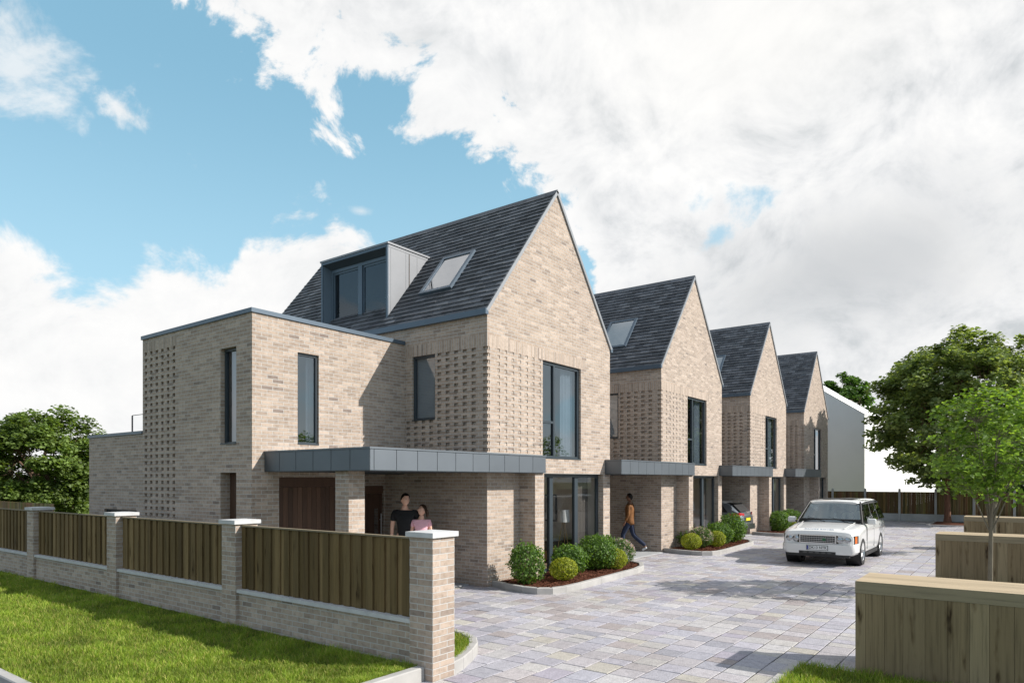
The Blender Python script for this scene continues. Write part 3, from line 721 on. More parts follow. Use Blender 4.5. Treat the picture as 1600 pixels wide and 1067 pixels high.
# ------------------------------------------------------------------ white rendered building
wh=empty('white_building',(48.3,8.13,0)); tag(wh,'plain white rendered building with pitched roof behind the far fence','building')
m_=MB(); Ly=17.9; Lx=44.7; ez=6.5; rz=ez+.683*8.95
m_.face([(0,Ly,0),(0,0,0),(0,0,ez),(0,8.95,rz),(0,Ly,ez)]); m_.face([(0,0,0),(Lx,0,0),(Lx,0,ez),(0,0,ez)]); m_.face([(Lx,0,0),(Lx,Ly,0),(Lx,Ly,ez),(Lx,8.95,rz),(Lx,0,ez)]); m_.face([(Lx,Ly,0),(0,Ly,0),(0,Ly,ez),(Lx,Ly,ez)])
m_.build('wall',M['render'],wh)
m_=MB(); e=.03
m_.face([(-e,-e,ez),(Lx+e,-e,ez),(Lx+e,8.95,rz+.04),(-e,8.95,rz+.04)]); m_.face([(Lx+e,Ly+e,ez),(-e,Ly+e,ez),(-e,8.95,rz+.04),(Lx+e,8.95,rz+.04)])
m_.build('roof',M['render'],wh)
#%%PART2%%
# ------------------------------------------------------------------ planting beds
def bed(dx,label):
    pts=[(11.55,9.2),(11.36,8.7),(11.27,8.2),(11.30,7.85),(11.50,7.60),(11.85,7.50),(12.4,7.48),(15.3,7.62),(15.95,7.75),(16.5,8.05),(16.8,8.5),(16.86,9.2)]
    pts=[(x+dx,y) for x,y in pts]
    thing_kerb('kerb',pts,label,.13,.85,side=1)
    cx=14+dx; cy=8.6; p=[(x+(cx-x)*.02,y+(cy-y)*.05) for x,y in pts]
    mb=MB(); rr=random.Random(int(dx)); 
    mb.face([(x,y,.095) for x,y in p])
    for k in range(4200):
        x=rr.uniform(11.5,16.7)+dx; y=rr.uniform(7.6,9.15)
        if not inpoly(x,y,p): continue
        a=rr.uniform(0,3.14); l=rr.uniform(.015,.045); w=rr.uniform(.006,.014); d=Vector((math.cos(a),math.sin(a),rr.uniform(-.4,.4)))*l; e=Vector((-math.sin(a),math.cos(a),rr.uniform(-.5,.5)))*w
        c=Vector((x,y,.10+rr.uniform(0,.012))); mb.face([c-d-e,c+d-e,c+d+e,c-d+e])
    tag(mb.build('bark_mulch',M['mulch']),kind='structure')
bed(0,'curved concrete kerb around the shrub bed of the nearest house')
bed(SP,'curved concrete kerb around the shrub bed of the second house')
bed(SP*2,'curved concrete kerb around the shrub bed of the third house')

def leafquad(V,F,C,p,n,s,c,rr,fold=.25):
    u=n.orthogonal().normalized(); a=rr.uniform(0,6.283); v=n.cross(u); d=u*math.cos(a)+v*math.sin(a); e=n.cross(d)
    i=len(V); w=s*.42
    V+= [tuple(p-d*s*.5),tuple(p+e*w+n*w*fold),tuple(p+d*s*.5),tuple(p-e*w+n*w*fold)]
    F+= [(i,i+1,i+2),(i,i+2,i+3)]; C+=[c,c]
def rv(rr):
    z=rr.uniform(-1,1);a=rr.uniform(0,6.283);r=math.sqrt(1-z*z); return Vector((r*math.cos(a),r*math.sin(a),z))
SK={'g':([(.085,.165,.030),(.11,.20,.038),(.15,.25,.058),(.06,.12,.022)],.056,'green'),
    'y':([(.25,.29,.030),(.31,.35,.040),(.17,.22,.024),(.36,.38,.06)],.034,'yellow'),
    'p':([(.09,.15,.05),(.11,.19,.06),(.08,.13,.042)],.040,'purple')}
def shrub(x,y,h,r,kind,label,seed):
    rr=random.Random(seed); tones,s,_=SK[kind]
    root=empty('shrub',(x,y,.1)); tag(root,label,'shrub',{'g':'round green shrubs in the beds','y':'clipped yellow green balls in the beds','p':'lilac flowering shrubs in the beds'}[kind])
    V=[];F=[];C=[]; lumps=[rv(rr) for _ in range(9)]
    n=int(2700*(r/.38)**2*(.045/s)**1.0)
    rz=h/2*1.02
    ctr=Vector((0,0,h/2))
    for k in range(n):
        d=rv(rr); lump=1+.13*max(d.dot(l) for l in lumps)-.12+.26*mnoise.noise(d*3.1+Vector((seed,0,0)))+.10*mnoise.noise(d*8+Vector((0,seed,0)))
        if kind=='y': lump=1+.02*mnoise.noise(d*6)
        q=(rr.random()**.35); q=.62+.38*q
        p=ctr+Vector((d.x*r,d.y*r,d.z*rz))*lump*q
        if kind=='g': p+=rv(rr)*.04
        if p.z<.0: continue
        nn=(d+rv(rr)*.9).normalized(); c=rr.choice(tones); m_=rr.uniform(.75,1.2)
        leafquad(V,F,C,p,nn,s*rr.uniform(.75,1.25),tuple(v*m_ for v in c),rr)
    if kind!='y':
        for k in range(34):
            d=rv(rr)
            if d.z<-.3: continue
            p0=ctr+Vector((d.x*r,d.y*r,d.z*rz))*.92; e=(d+rv(rr)*.5+Vector((0,0,.5))).normalized(); ll=rr.uniform(.05,.13)
            for j in range(9): leafquad(V,F,C,p0+e*ll*(j/8)+rv(rr)*.012,(e+rv(rr)).normalized(),s*rr.uniform(.6,.95),tuple(v*rr.uniform(.95,1.3) for v in rr.choice(tones)),rr)
    mb=MB(); mb.v=V;mb.f=F;mb.m=[0]*len(F);mb.c=C;mb.uv=[(0,0)]*(3*len(F)); mb.build('foliage',M['leaf'],root,attr=True)
    # woody stems inside
    mb=MB()
    for k in range(7):
        d=rv(rr); mb.tube((0,0,-.05),(d.x*r*.6,d.y*r*.6,h*.45+abs(d.z)*h*.3),.012,.005,5,0,(.10,.07,.045))
    mb.build('stem',M['bark'],root,attr=True)
    if kind=='p':
        V=[];F=[];C=[]
        for k in range(330):
            d=rv(rr); 
            if d.z<-.2: continue
            p0=ctr+Vector((d.x*r,d.y*r,d.z*rz))*1.03
            for j in range(7):
                leafquad(V,F,C,p0+rv(rr)*.020,rv(rr),.018,rr.choice([(.55,.38,.56),(.62,.48,.60),(.72,.60,.70)]),rr)
        mb=MB(); mb.v=V;mb.f=F;mb.m=[0]*len(F);mb.c=C;mb.uv=[(0,0)]*(3*len(F)); mb.build('flowers',M['leaf'],root,attr=True)
SH=[(11.80,8.45,.85,.37,'g','tall round green shrub nearest the camera, at the near end of the first bed'),
(12.72,8.12,.50,.32,'y','yellow green clipped ball beside the tall nearest shrub'),
(13.45,8.42,.70,.40,'g','green shrub between the nearest yellow ball and the big bush in the first bed'),
(14.80,8.50,.80,.50,'g','big round green shrub in the first bed, next to the small yellow ball'),
(15.65,8.80,.74,.42,'g','green shrub behind the lilac flowering bush in the first bed'),
(15.15,8.12,.50,.28,'y','small yellow green ball at the far end of the first bed'),
(16.0,8.5,.66,.40,'p','lilac flowering shrub at the far end of the first bed'),
(20.75,8.45,.52,.33,'y','yellow green clipped ball nearest the camera in the second bed'),
(21.55,8.45,.66,.38,'p','lilac flowering shrub in the second bed, beside the front yellow ball'),
(22.2,8.15,.52,.29,'y','small yellow green ball between the lilac bush and the green shrubs of the second bed'),
(21.6,8.95,.62,.33,'g','green shrub half hidden behind the lilac bush of the second bed'),
(22.95,8.40,.72,.50,'g','middle green shrub of the second bed'),
(24.2,8.35,.98,.48,'g','tallest green shrub of the second bed, in front of the silver car'),
(30.75,8.55,.86,.52,'g','round green shrub in the third bed nearest its brick pier'),
(31.6,8.25,.58,.36,'y','yellow green ball between the green shrubs of the third bed'),
(32.9,8.6,.84,.50,'g','round green shrub in the third bed beside the white car'),
(24.95,8.5,.62,.32,'g','green shrub at the far end of the second bed, below the silver car')]
for i,a in enumerate(SH): shrub(*a,seed=300+i)

# ------------------------------------------------------------------ trees
def tree(name,label,cat,base,th,tr,ctr,rad,ncl,nleaf,ls,clr,tones,seed,group=None,limbs=9,flat=.55,btone=(.15,.10,.07),shell=.45):
    rr=random.Random(seed); root=empty(name,base); tag(root,label,cat,group)
    B=Vector(base); c0=Vector(ctr)-B; rx,ry,rz=rad
    mb=MB(); top=Vector((rr.uniform(-.1,.1)*tr*5,rr.uniform(-.1,.1)*tr*5,th))
    # trunk with flare
    pts=[Vector((0,0,-.05)),Vector((0,0,.12*th)),top*.5+Vector((tr*.3,0,0)),top]
    rs=[tr*1.45,tr*1.05,tr*.92,tr*.78]
    for a,b,r0,r1 in zip(pts[:-1],pts[1:],rs[:-1],rs[1:]): mb.tube(a,b,r0,r1,10,0,btone,False)
    tips=[]
    lead=c0+Vector((0,0,rz*.6))
    prev=top; 
    cl=[]
    tries=0
    while len(cl)<ncl and tries<ncl*20:
        tries+=1
        d=rv(rr); q=(shell+(1-shell)*rr.random())**.6
        l=1+.22*mnoise.noise(d*1.7+Vector((seed*1.3,0,0)))
        p=c0+Vector((d.x*rx,d.y*ry,d.z*rz))*q*l
        if p.z<th*.35+.2: continue
        if mnoise.noise(p*(1.6/max(rx,.1)*1.6)+Vector((seed,seed,0)))<-.30: continue
        cl.append(p)
    # limbs
    lm=[]
    for k in range(limbs):
        a=k*2.4+rr.uniform(-.3,.3); zz=rr.uniform(-.35,.75); q=rr.uniform(.45,.7)
        e=c0+Vector((math.cos(a)*rx*q*math.cos(zz),math.sin(a)*ry*q*math.cos(zz),rz*q*math.sin(zz)))
        s=top*(rr.uniform(.8,1) if k>2 else 1)
        m1=s.lerp(e,.45)+Vector((0,0,rz*.12)); r0=tr*rr.uniform(.30,.5)
        mb.tube(s,m1,r0,r0*.7,7,0,btone,False); mb.tube(m1,e,r0*.7,r0*.3,6,0,btone,False)
        lm+=[(s.lerp(m1,.6),r0*.6),(m1,r0*.6),(m1.lerp(e,.5),r0*.5),(e,r0*.35)]
    mb.tube(top,lead*.7+top*.3,tr*.75,tr*.25,7,0,btone,False); lm.append((lead*.7+top*.3,tr*.3)); lm.append((top.lerp(lead,.35),tr*.4))
    for p in cl:
        o,r0=min(lm,key=lambda t:(t[0]-p).length+ (0.6*rx if t[0].z>p.z+.3*rz else 0))
        m1=o.lerp(p,.5)+rv(rr)*.08*rx+Vector((0,0,.03*rz)); r1=max(.006,min(r0*.4,.035))
        mb.tube(o,m1,r1,r1*.7,4,0,btone,False); mb.tube(m1,p,r1*.7,r1*.25,4,0,btone,False)
    mb.build('trunk',M['bark'],root,attr=True)
    V=[];F=[];C=[]
    for p in cl:
        cr=clr*rr.uniform(.6,1.3); t0=rr.uniform(.72,1.22); n_=int(nleaf*(cr/clr)**2)
        dn=(p-c0); dn=Vector((dn.x/rx,dn.y/ry,dn.z/rz))
        for k in range(n_):
            g=rv(rr)*(rr.random()**.45)*cr; q=p+Vector((g.x,g.y,g.z*flat))-Vector((0,0,(g.x*g.x+g.y*g.y)/cr*.25))
            nn=(Vector((0,0,1))+rv(rr)*.75+dn*.3).normalized(); c=rr.choice(tones); m_=t0*rr.uniform(.8,1.2)
            leafquad(V,F,C,q,nn,ls*rr.uniform(.65,1.25),tuple(v*m_ for v in c),rr)
    mb=MB(); mb.v=V;mb.f=F;mb.m=[0]*len(F);mb.c=C;mb.uv=[(0,0)]*(3*len(F)); mb.build('crown',M['leaf'],root,attr=True)
    return root
GT=[(.16,.215,.072),(.20,.26,.09),(.125,.175,.058),(.27,.33,.12)]
LT=[(.125,.215,.032),(.165,.275,.042),(.22,.34,.056),(.09,.16,.025)]
tree('maple_tree','large dark green maple with reddish branches rising from the bark bed by the far fence','tree',(43.6,3.3,0),2.4,.16,(43.2,2.6,5.95),(4.2,4.15,4.35),470,135,.21,.60,GT,21,limbs=14,btone=(.17,.09,.06))
tree('young_tree','slim young tree with bright green leaves in front of the middle timber screen','tree',(16.9,.55,0),1.5,.045,(16.95,.40,3.05),(1.42,1.42,1.24),270,24,.105,.25,LT,31,'young bright green trees',limbs=9,flat=.8,btone=(.17,.15,.11),shell=.25)
tree('young_tree','second slim young tree, half hidden behind the first one, by the farthest timber screen','tree',(26.3,.75,0),1.5,.05,(26.3,.6,3.3),(1.5,1.5,1.4),140,26,.12,.26,LT,32,'young bright green trees',limbs=8,flat=.8,btone=(.17,.15,.11),shell=.25)
tree('garden_tree','dense bushy green tree behind the fence at the left edge','tree',(11.6,34.0,0),1.4,.2,(11.5,34.0,3.0),(2.4,2.4,2.35),380,120,.16,.45,[(.12,.18,.04),(.15,.22,.055),(.20,.28,.08),(.09,.14,.032)],41,limbs=10,shell=.5)
tree('background_tree','green treetop showing above the roof of the white building','tree',(66,13.0,0),6,.3,(66,12.7,9.4),(2.1,2.2,2.2),60,130,.26,.6,[(.06,.13,.025),(.08,.16,.03),(.05,.10,.02)],51,limbs=8)
tree('background_tree','low broad green tree beyond the far fence, right of the maple trunk','tree',(60,-2.5,0),1.5,.3,(60,-3.0,2.9),(5,5,2.8),150,130,.28,.9,[(.05,.10,.02),(.07,.13,.03),(.04,.085,.018)],52,limbs=9)
# ------------------------------------------------------------------ furniture seen through the patio doors
def lamp(x,y,label):
    t=empty('floor_lamp',(x,y,.04)); tag(t,label,'lamp','tripod floor lamps')
    m_=MB()
    for k in range(3):
        a=k*2.094+.4; m_.tube((math.cos(a)*.25,math.sin(a)*.25,0),(math.cos(a)*.03,math.sin(a)*.03,1.14),.012,.012,6,0,(.42,.30,.16))
        m_.build('leg',M['railwood'],t,attr=True); m_=MB()
    m_.lathe((0,0,1.12),(0,0,1),[(0,.17),(.33,.15)],24); m_.build('lamp_shade',M['curtain'],t)
lamp(15.75,10.05,'white tripod floor lamp inside the patio door of the nearest house')
lamp(15.75+SP,10.05,'white tripod floor lamp inside the patio door of the second house')
t=empty('bed',(15.55,10.25,.04)); tag(t,'wooden framed bed with grey cover inside the nearest house','bed')
m_=MB(); m_.box(0,1.1,0,2.0,.08,.32,0,(.36,.25,.13)); m_.box(0,.08,0,.08,0,.46,0,(.40,.28,.15)); m_.build('bed_frame',M['railwood'],t,attr=True)
m_=MB(); m_.box(.05,1.1,.03,1.97,.325,.58); m_.build('mattress',M['darkcurtain'],t)
m_=MB(); m_.box(.10,1.1,.1,.6,.582,.64); m_.build('throw',M['curtain'],t)
m_=empty('picture',(16.72,10.9,1.1)); tag(m_,'framed black and white picture on the wall inside the nearest house','picture')
q=MB(); q.box(-.03,0,0,.42,0,.78); q.build('frame',M['black'],m_)
q=MB(); q.box(-.034,-.031,.04,.38,.04,.74); pi=q.build('print',M['curtain'],m_)
q=MB(); q.lathe((-.036,.21,.46),(1,0,0),[(0,.10),(.001,0)],20); q.build('motif',M['black'],pi)

# ------------------------------------------------------------------ vehicles
PAINT={}
def paint(name,c,met=.0):
    m,nt,b=newmat(name); b.inputs['Base Color'].default_value=c+(1,); b.inputs['Roughness'].default_value=.28; b.inputs['Metallic'].default_value=met
    b.inputs['Coat Weight'].default_value=1; b.inputs['Coat Roughness'].default_value=.03; b.inputs['Specular IOR Level'].default_value=.5; return m
def solid(mb_or_obj,cutters):
    """boolean difference evaluated to a plain mesh"""
    o=mb_or_obj
    for c in cutters:
        md=o.modifiers.new('b','BOOLEAN'); md.operation='DIFFERENCE'; md.object=c; md.solver='EXACT'
    dg=bpy.context.evaluated_depsgraph_get(); dg.update()
    me=bpy.data.meshes.new_from_object(o.evaluated_get(dg)); o.modifiers.clear(); old=o.data; o.data=me; bpy.data.meshes.remove(old)
    for c in cutters: bpy.data.objects.remove(c)
def loft(stations,prof):
    """stations: list of params; prof(p)-> list of (y,z) from bottom centre to top centre for y>=0"""
    mb=MB(); rings=[]
    for s in stations:
        h=prof(s); x=s[0]; ring=[(x,y,z) for y,z in h]+[(x,-y,z) for y,z in reversed(h[1:-1])]; rings.append(ring)
    n=len(rings[0])
    for a,b in zip(rings[:-1],rings[1:]):
        for i in range(n):
            j=(i+1)%n; mb.face([a[i],a[j],b[j],b[i]])
    mb.face(rings[0][::-1]); mb.face(rings[-1]); return mb
def cyl_cut(x,y0,y1,z,r):
    mb=MB(); mb.tube((x,y0,z),(x,y1,z),r,r,32); o=mb.build('cut',M['black'],None,merge=True); return o
def wheel(parent,x,y,r,side,spokes=5,w=.25,rimr=.70):
    t=MB(); s=side
    t.lathe((x,y-s*w/2*1,r),(0,s,0),[(0,r*rimr),(.0,r*.93),(.025,r*.99),(.06,r),(w-.06,r),(w-.025,r*.985),(w,r*.92),(w,r*rimr),(w-.03,r*rimr)],36)
    tb=t.build('wheel',M['tyre'],parent,smooth=40)
    t=MB(); yo=y+s*w/2
    rr_=r*rimr
    t.lathe((x,yo-s*.09,r),(0,s,0),[(0,0.001),(0,rr_*.9)],28,1)
    t.lathe((x,yo-s*.09,r),(0,s,0),[(0,rr_*.92),(.085,rr_*.99),(.088,rr_*.90),(.05,rr_*.86)],36,0)
    for k in range(spokes):
        a=2*math.pi*k/spokes+.3
        for da in (-.13,.13):
            d=Vector((math.cos(a+da),0,math.sin(a+da))); d0=Vector((math.cos(a),0,math.sin(a)))
            t.tube(Vector((x,yo-s*.035,r))+d0*.03,Vector((x,yo-s*.03,r))+d*rr_*.92,.022,.019,6,0)
    t.lathe((x,yo-s*.06,r),(0,s,0),[(0,.07),(.05,.06),(.055,.001)],20,0)
    t.build('rim',[M['steel'],M['black']],tb,smooth=35)
M['tyre']=plain('tyre_rubber',(.02,.02,.021),.85,0,.15,12)
M['leather']=plain('beige_leather',(.40,.36,.29),.6,0,.05)
M['orange']=plain('orange_lens',(.75,.16,.02),.25,0,.05,coat=.5)
M['red']=plain('red_lens',(.45,.015,.02),.2,0,.2,20,coat=1)
M['lens']=plain('headlamp_lens',(.38,.40,.42),.10,.8,.45,26,coat=1)
M['lamphouse']=plain('lamp_housing',(.045,.038,.028),.2,.3,.2,coat=1)
M['plate']=plain('plate_white',(.75,.76,.76),.4,0,.02); M['yplate']=plain('plate_yellow',(.80,.62,.03),.4,0,.02); M['blue']=plain('plate_blue',(.02,.04,.25),.4)
M['badge']=plain('badge_green',(.02,.12,.05),.3)
M['letters']=plain('bonnet_letters',(.30,.42,.56),.25,.6,.05)
M['white_paint']=paint('white_car_paint',(.68,.685,.68)); M['silver_paint']=paint('silver_car_paint',(.30,.34,.38),.75)
M['dark_paint']=paint('dark_lower_trim',(.045,.05,.05),.1)

def text_mesh(name,body,size,mat,parent,loc,rot,depth=.002,squeeze=1,fat=0):
    cu=bpy.data.curves.new(name,'FONT'); cu.body=body; cu.size=size; cu.extrude=depth; cu.offset=fat; cu.align_x='CENTER'; cu.align_y='CENTER'
    o=bpy.data.objects.new(name+'_c',cu); col.objects.link(o); dg=bpy.context.evaluated_depsgraph_get(); dg.update()
    me=bpy.data.meshes.new_from_object(o.evaluated_get(dg)); bpy.data.objects.remove(o)
    me.materials.clear(); me.materials.append(mat); n=bpy.data.objects.new(name,me); col.objects.link(n); n.parent=parent; n.location=loc; n.rotation_euler=rot; n.scale=(squeeze,1,1); return n

def suv():
    # local: +x runs to the rear, front at x=0
    t=empty('parked_car',(19.62,4.44,0))
    tag(t,'large white off-road car with chrome grille facing the camera on the paving','car')
    K=[0,.05,.14,.30,.60,.95,1.30,1.5,2.2,3.0,3.8,4.4,4.70,4.84,4.90]
    hw=[.80,.865,.905,.935,.95,.955,.955,.955,.955,.955,.955,.95,.93,.90,.84]
    belt=[.80,.86,.90,.925,.96,.99,1.03,1.05,1.06,1.06,1.06,1.05,1.03,1.0,.95]
    top=[.84,.91,.945,.975,1.01,1.05,1.09,1.11,1.12,1.12,1.12,1.12,1.10,1.07,1.0]
    zb=[.34,.30,.29,.28,.27,.27,.27,.27,.27,.27,.27,.28,.32,.35,.40]
    def prof(s):
        x,w,b,tp,z=s
        return [(0,z),(w-.14,z),(w-.03,z+.06),(w-.005,z+.2),(w,.66),(w-.002,b-.14),(w-.012,b-.06),(w-.045,b),(w-.11,tp-.012),(w-.20,tp),(w-.5,tp+.016),(0,tp+.022)]
    body=loft(list(zip(K,hw,belt,top,zb)),prof).build('body',[M['white_paint']],t,merge=True)
    cuts=[cyl_cut(x,y0,y1,.40,.465) for x in (.86,3.70) for y0,y1 in ((.62,1.2),(-1.2,-.62))]
    solid(body,cuts)
    body.data.materials.clear(); body.data.materials.append(M['white_paint']); 
    body.data.polygons.foreach_set('use_smooth',[True]*len(body.data.polygons)); body.data.set_sharp_from_angle(angle=R(28))
    # arch liners and flares
    for x in (.86,3.70):
        for s in (1,-1): m_=MB(); m_.lathe((x,s*.60,.40),(0,s,0),[(0,.30),(0,.463),(.34,.463)],28); m_.build('wheel_arch_liner',M['black'],body)
    # greenhouse
    B=lambda s,tt,sd:((1.36+s*(4.80-1.36))*(1-tt)+(2.10+s*(4.52-2.10))*tt,sd*(.905*(1-tt)+.725*tt),1.10*(1-tt)+1.645*tt)
    m_=MB(); RS=[(1.98,.60,1.655,0),(2.10,.69,1.675,0),(2.4,.715,1.70,0),(3.3,.72,1.715,0),(4.2,.71,1.705,0),(4.5,.68,1.685,0),(4.60,.60,1.66,0)]
    def rp(s): x,w,z,_=s; return [(0,z-.05),(w-.02,z-.05),(w+.015,z-.03),(w,z-.008),(w-.10,z+.015),(0,z+.035)]
    loft(RS,rp).build('roof',M['white_paint'],t,smooth=35)
    g=MB(); g.box(2.45,3.15,-.42,.42,1.745,1.752); g.build('sunroof',M['black'],t)
    for sd in (1,-1):
        p=MB()
        A=Vector((1.30,sd*.86,1.09)); T=Vector((2.04,sd*.68,1.665)); p.tube(A,T,.030,.026,8); p.build('pillar',M['black'],t,smooth=50); p=MB()
        C0=Vector(B(1.0,0,sd)); C1=Vector(B(1.0,1,sd)); D0=Vector((4.83,sd*.80,1.09)); D1=Vector((4.58,sd*.64,1.65)); p.face([C0,D0,D1,C1]); p.build('rear_pillar',M['black'],t)
        p=MB()
        for s0,s1 in ((.345,.375),(.675,.705)):
            p.face([B(s0,0,sd*1.002),B(s1,0,sd*1.002),B(s1,1,sd*1.002),B(s0,1,sd*1.002)])
        p.face([B(.0,0,sd*1.004),B(1,0,sd*1.004),B(1,.05,sd*1.004),B(.0,.05,sd*1.004)])
        p.face([B(.0,.93,sd*1.004),B(1,.93,sd*1.004),B(1,1,sd*1.004),B(.0,1,sd*1.004)])
        p.build('window_trim',M['black'],t)
        for s0,s1 in ((.02,.345),(.375,.675),(.705,.97)):
            p=MB(); p.face([B(s0,0.03,sd),B(s1,0.03,sd),B(s1,.96,sd),B(s0,.96,sd)]); p.build('side_window',M['carglass'],t)
        # mirror
        p=MB(); p.box(0,.16,-.115,.115,-.085,.085); mo=p.build('mirror',M['white_paint'],t,merge=True); mo.location=(1.48,sd*1.06,1.15)
        bv=mo.modifiers.new('bv','BEVEL'); bv.width=.05; bv.segments=3
        p=MB(); p.box(1.50,1.58,min(sd*.88,sd*.97),max(sd*.88,sd*.97),1.09,1.13); p.build('mirror_arm',M['black'],t)
        # vent, handles, side moulding, sill
        p=MB(); p.box(1.42,1.455,min(sd*.95,sd*.962),max(sd*.95,sd*.962),.62,.92); p.build('side_vent',M['black'],t)
        for x in (2.35,3.35):
            p=MB(); p.box(x,x+.16,min(sd*.94,sd*.975),max(sd*.94,sd*.975),.915,.94); p.build('door_handle',M['white_paint'],t)
        for x in (1.50,2.58,3.55): p=MB(); p.box(x,x+.007,min(sd*.945,sd*.9565),max(sd*.945,sd*.9565),.40 if x<3 else .80,1.0); p.build('door_seam',M['black'],t)
        p=MB(); p.box(1.36,3.2,min(sd*.86,sd*.945),max(sd*.86,sd*.945),.22,.31); p.build('sill',M['black'],t)
    p=MB()
    n=8
    for i in range(n):
        y0=-1+2*i/n;y1=-1+2*(i+1)/n; cv=lambda y:.09*y*y
        p.face([(1.30+cv(y0),y0*.86,1.095),(1.30+cv(y1),y1*.86,1.095),(2.0+cv(y1)*.8,y1*.68,1.655),(2.0+cv(y0)*.8,y0*.68,1.655)])
    p.build('windscreen',M['carglass'],t,smooth=60)
    p=MB(); p.box(1.27,1.34,-.80,.80,1.085,1.115); p.tube((1.33,-.5,1.12),(1.50,.05,1.25),.008,.006,5); p.tube((1.33,.1,1.12),(1.50,.62,1.25),.008,.006,5); p.build('wiper',M['black'],t)
    p=MB(); p.face([(4.83,-.86,1.10),(4.83,.86,1.10),(4.58,.68,1.645),(4.58,-.68,1.645)]); p.build('rear_window',M['carglass'],t)
    # interior
    p=MB(); p.box(1.45,4.7,-.84,.84,1.124,1.13); p.box(1.40,1.70,-.80,.80,1.13,1.20); it=p.build('interior',M['black'],t)
    for y in (-.38,.38):
        p=MB(); p.box(2.35,2.5,y-.24,y+.24,1.13,1.38); p.box(2.39,2.48,y-.14,y+.14,1.40,1.57); so=p.build('seat',M['leather'],t,merge=True); bv=so.modifiers.new('bv','BEVEL'); bv.width=.03; bv.segments=2
    for y in (-.5,0,.5):
        p=MB(); p.box(3.3,3.42,y-.2,y+.2,1.13,1.36); so=p.build('seat',M['leather'],t,merge=True)
    p=MB(); n=20
    for i in range(n):
        a0=2*math.pi*i/n;a1=2*math.pi*(i+1)/n; f=lambda a:(1.90-.10*math.sin(a),-.38+.17*math.cos(a),1.27+.14*math.sin(a)); p.tube(f(a0),f(a1),.013,.013,6)
    p.tube((1.80,-.38,1.22),(1.90,-.38,1.27),.05,.05,8); p.build('steering_wheel',M['black'],t)
    # front: grille, lamps, bumper
    p=MB(); p.box(-.004,.06,-.44,.44,.625,.815,0)
    for k in range(3): p.box(-.016,-.003,-.43,.43,.66+k*.05,.669+k*.05,1)
    for k in range(20): y=-.42+k*.0442; p.box(-.012,-.0045,y,y+.005,.64,.80,1)
    p.build('grille',[M['black'],M['steel']],t)
    p=MB(); 
    for a in ((-.46,.46,.812,.832),(-.46,.46,.612,.630)): p.box(-.022,.03,*a)
    p.box(-.022,.03,-.46,-.442,.631,.811); p.box(-.022,.03,.442,.46,.631,.811); p.build('grille_frame',M['chrome'],t)
    p=MB(); p.lathe((-.018,-.16,.715),(-1,0,0),[(0,.045),(.008,.042),(.009,.001)],20); q=p.build('badge',M['badge'],t); q.scale=(1,1,1)
    for sd in (1,-1):
        p=MB(); y0,y1=sorted((sd*.465,sd*.865)); 
        p.face([(-.012,sd*.465,.615),(.075,sd*.885,.615),(.085,sd*.885,.83),(-.008,sd*.465,.83)]); p.face([(.075,sd*.885,.615),(.30,sd*.948,.63),(.28,sd*.948,.83),(.085,sd*.885,.83)])
        hl=p.build('headlight',M['lamphouse'],t)
        p=MB()
        for yy,xx,r_ in ((.555,-.005,.088),(.735,.032,.088)): p.lathe((xx,sd*yy,.722),(-1,sd*.2,0),[(-.01,r_),(.03,r_*.98),(.045,r_*.75),(.052,.001)],24)
        p.build('lens',M['lens'],hl,smooth=40)
        p=MB(); p.face([(.10,sd*.900,.63),(.20,sd*.930,.64),(.20,sd*.930,.815),(.105,sd*.900,.815)]); p.build('indicator',M['orange'],hl)
        p=MB(); p.lathe((.018,sd*.66,.475),(-1,0,0),[(-.02,.055),(.012,.055),(.013,.04),(.004,.036),(.004,.001)],24); p.build('fog_light',M['lens'],t)
    # bumper
    def bp(s): x,w,_,_=s; return [(0,.33),(w-.06,.33),(w,.40),(w+.005,.50),(w-.01,.585),(0,.60)]
    p=loft([(-.07,.74,0,0),(-.045,.83,0,0),(.01,.89,0,0),(.12,.935,0,0),(.34,.962,0,0)],bp); p.build('bumper',M['white_paint'],t,smooth=30)
    p=MB(); p.box(-.078,.25,-.46,.46,.325,.40); p.box(-.03,.2,-.78,.78,.255,.33)
    p.build('lower_intake',M['black'],t)
    p=MB()
    for k in range(5): p=MB(); p.box(-.085,-.079,-.36+k*.155,-.26+k*.155,.345,.385); p.build('intake_insert',M['dark_paint'],t)
    p=MB(); p.box(-.082,-.07,-.272,.272,.428,.562); p.build('plate_surround',M['black'],t); p=MB(); p.box(-.088,-.0825,-.26,.26,.44,.55); pl=p.build('number_plate',M['plate'],t)
    p=MB(); p.box(-.0905,-.089,.215,.257,.445,.545); p.build('plate_band',M['blue'],pl)
    text_mesh('plate_text','DK13 NTK',.098,M['black'],pl,(-.0905,-.02,.495),(R(90),0,R(-90)),.001,.98,.0015)
    tx=text_mesh('bonnet_lettering','RANGE ROVER',.075,M['letters'],t,(.165,0,.977),(R(14),0,R(-90)),.002,1.5)
    # bonnet shut lines and ridges
    p=MB()
    for sd in (1,-1):
        a=[(.25,sd*.60,1.0),(.8,sd*.64,1.062),(1.28,sd*.68,1.114)]
        for u,v in zip(a[:-1],a[1:]): p.tube(u,v,.014,.014,6)
        p.build('bonnet_ridge',M['white_paint'],t,smooth=60); p=MB()
    for x in (.86,3.70):
        for s in (1,-1): wheel(t,x,s*.835,.375,s)
    # rear lamps
    for sd in (1,-1):
        p=MB(); p.box(4.78,4.905,min(sd*.74,sd*.84),max(sd*.74,sd*.84),.65,.98); p.build('tail_light',M['red'],t)
    return t
suv()

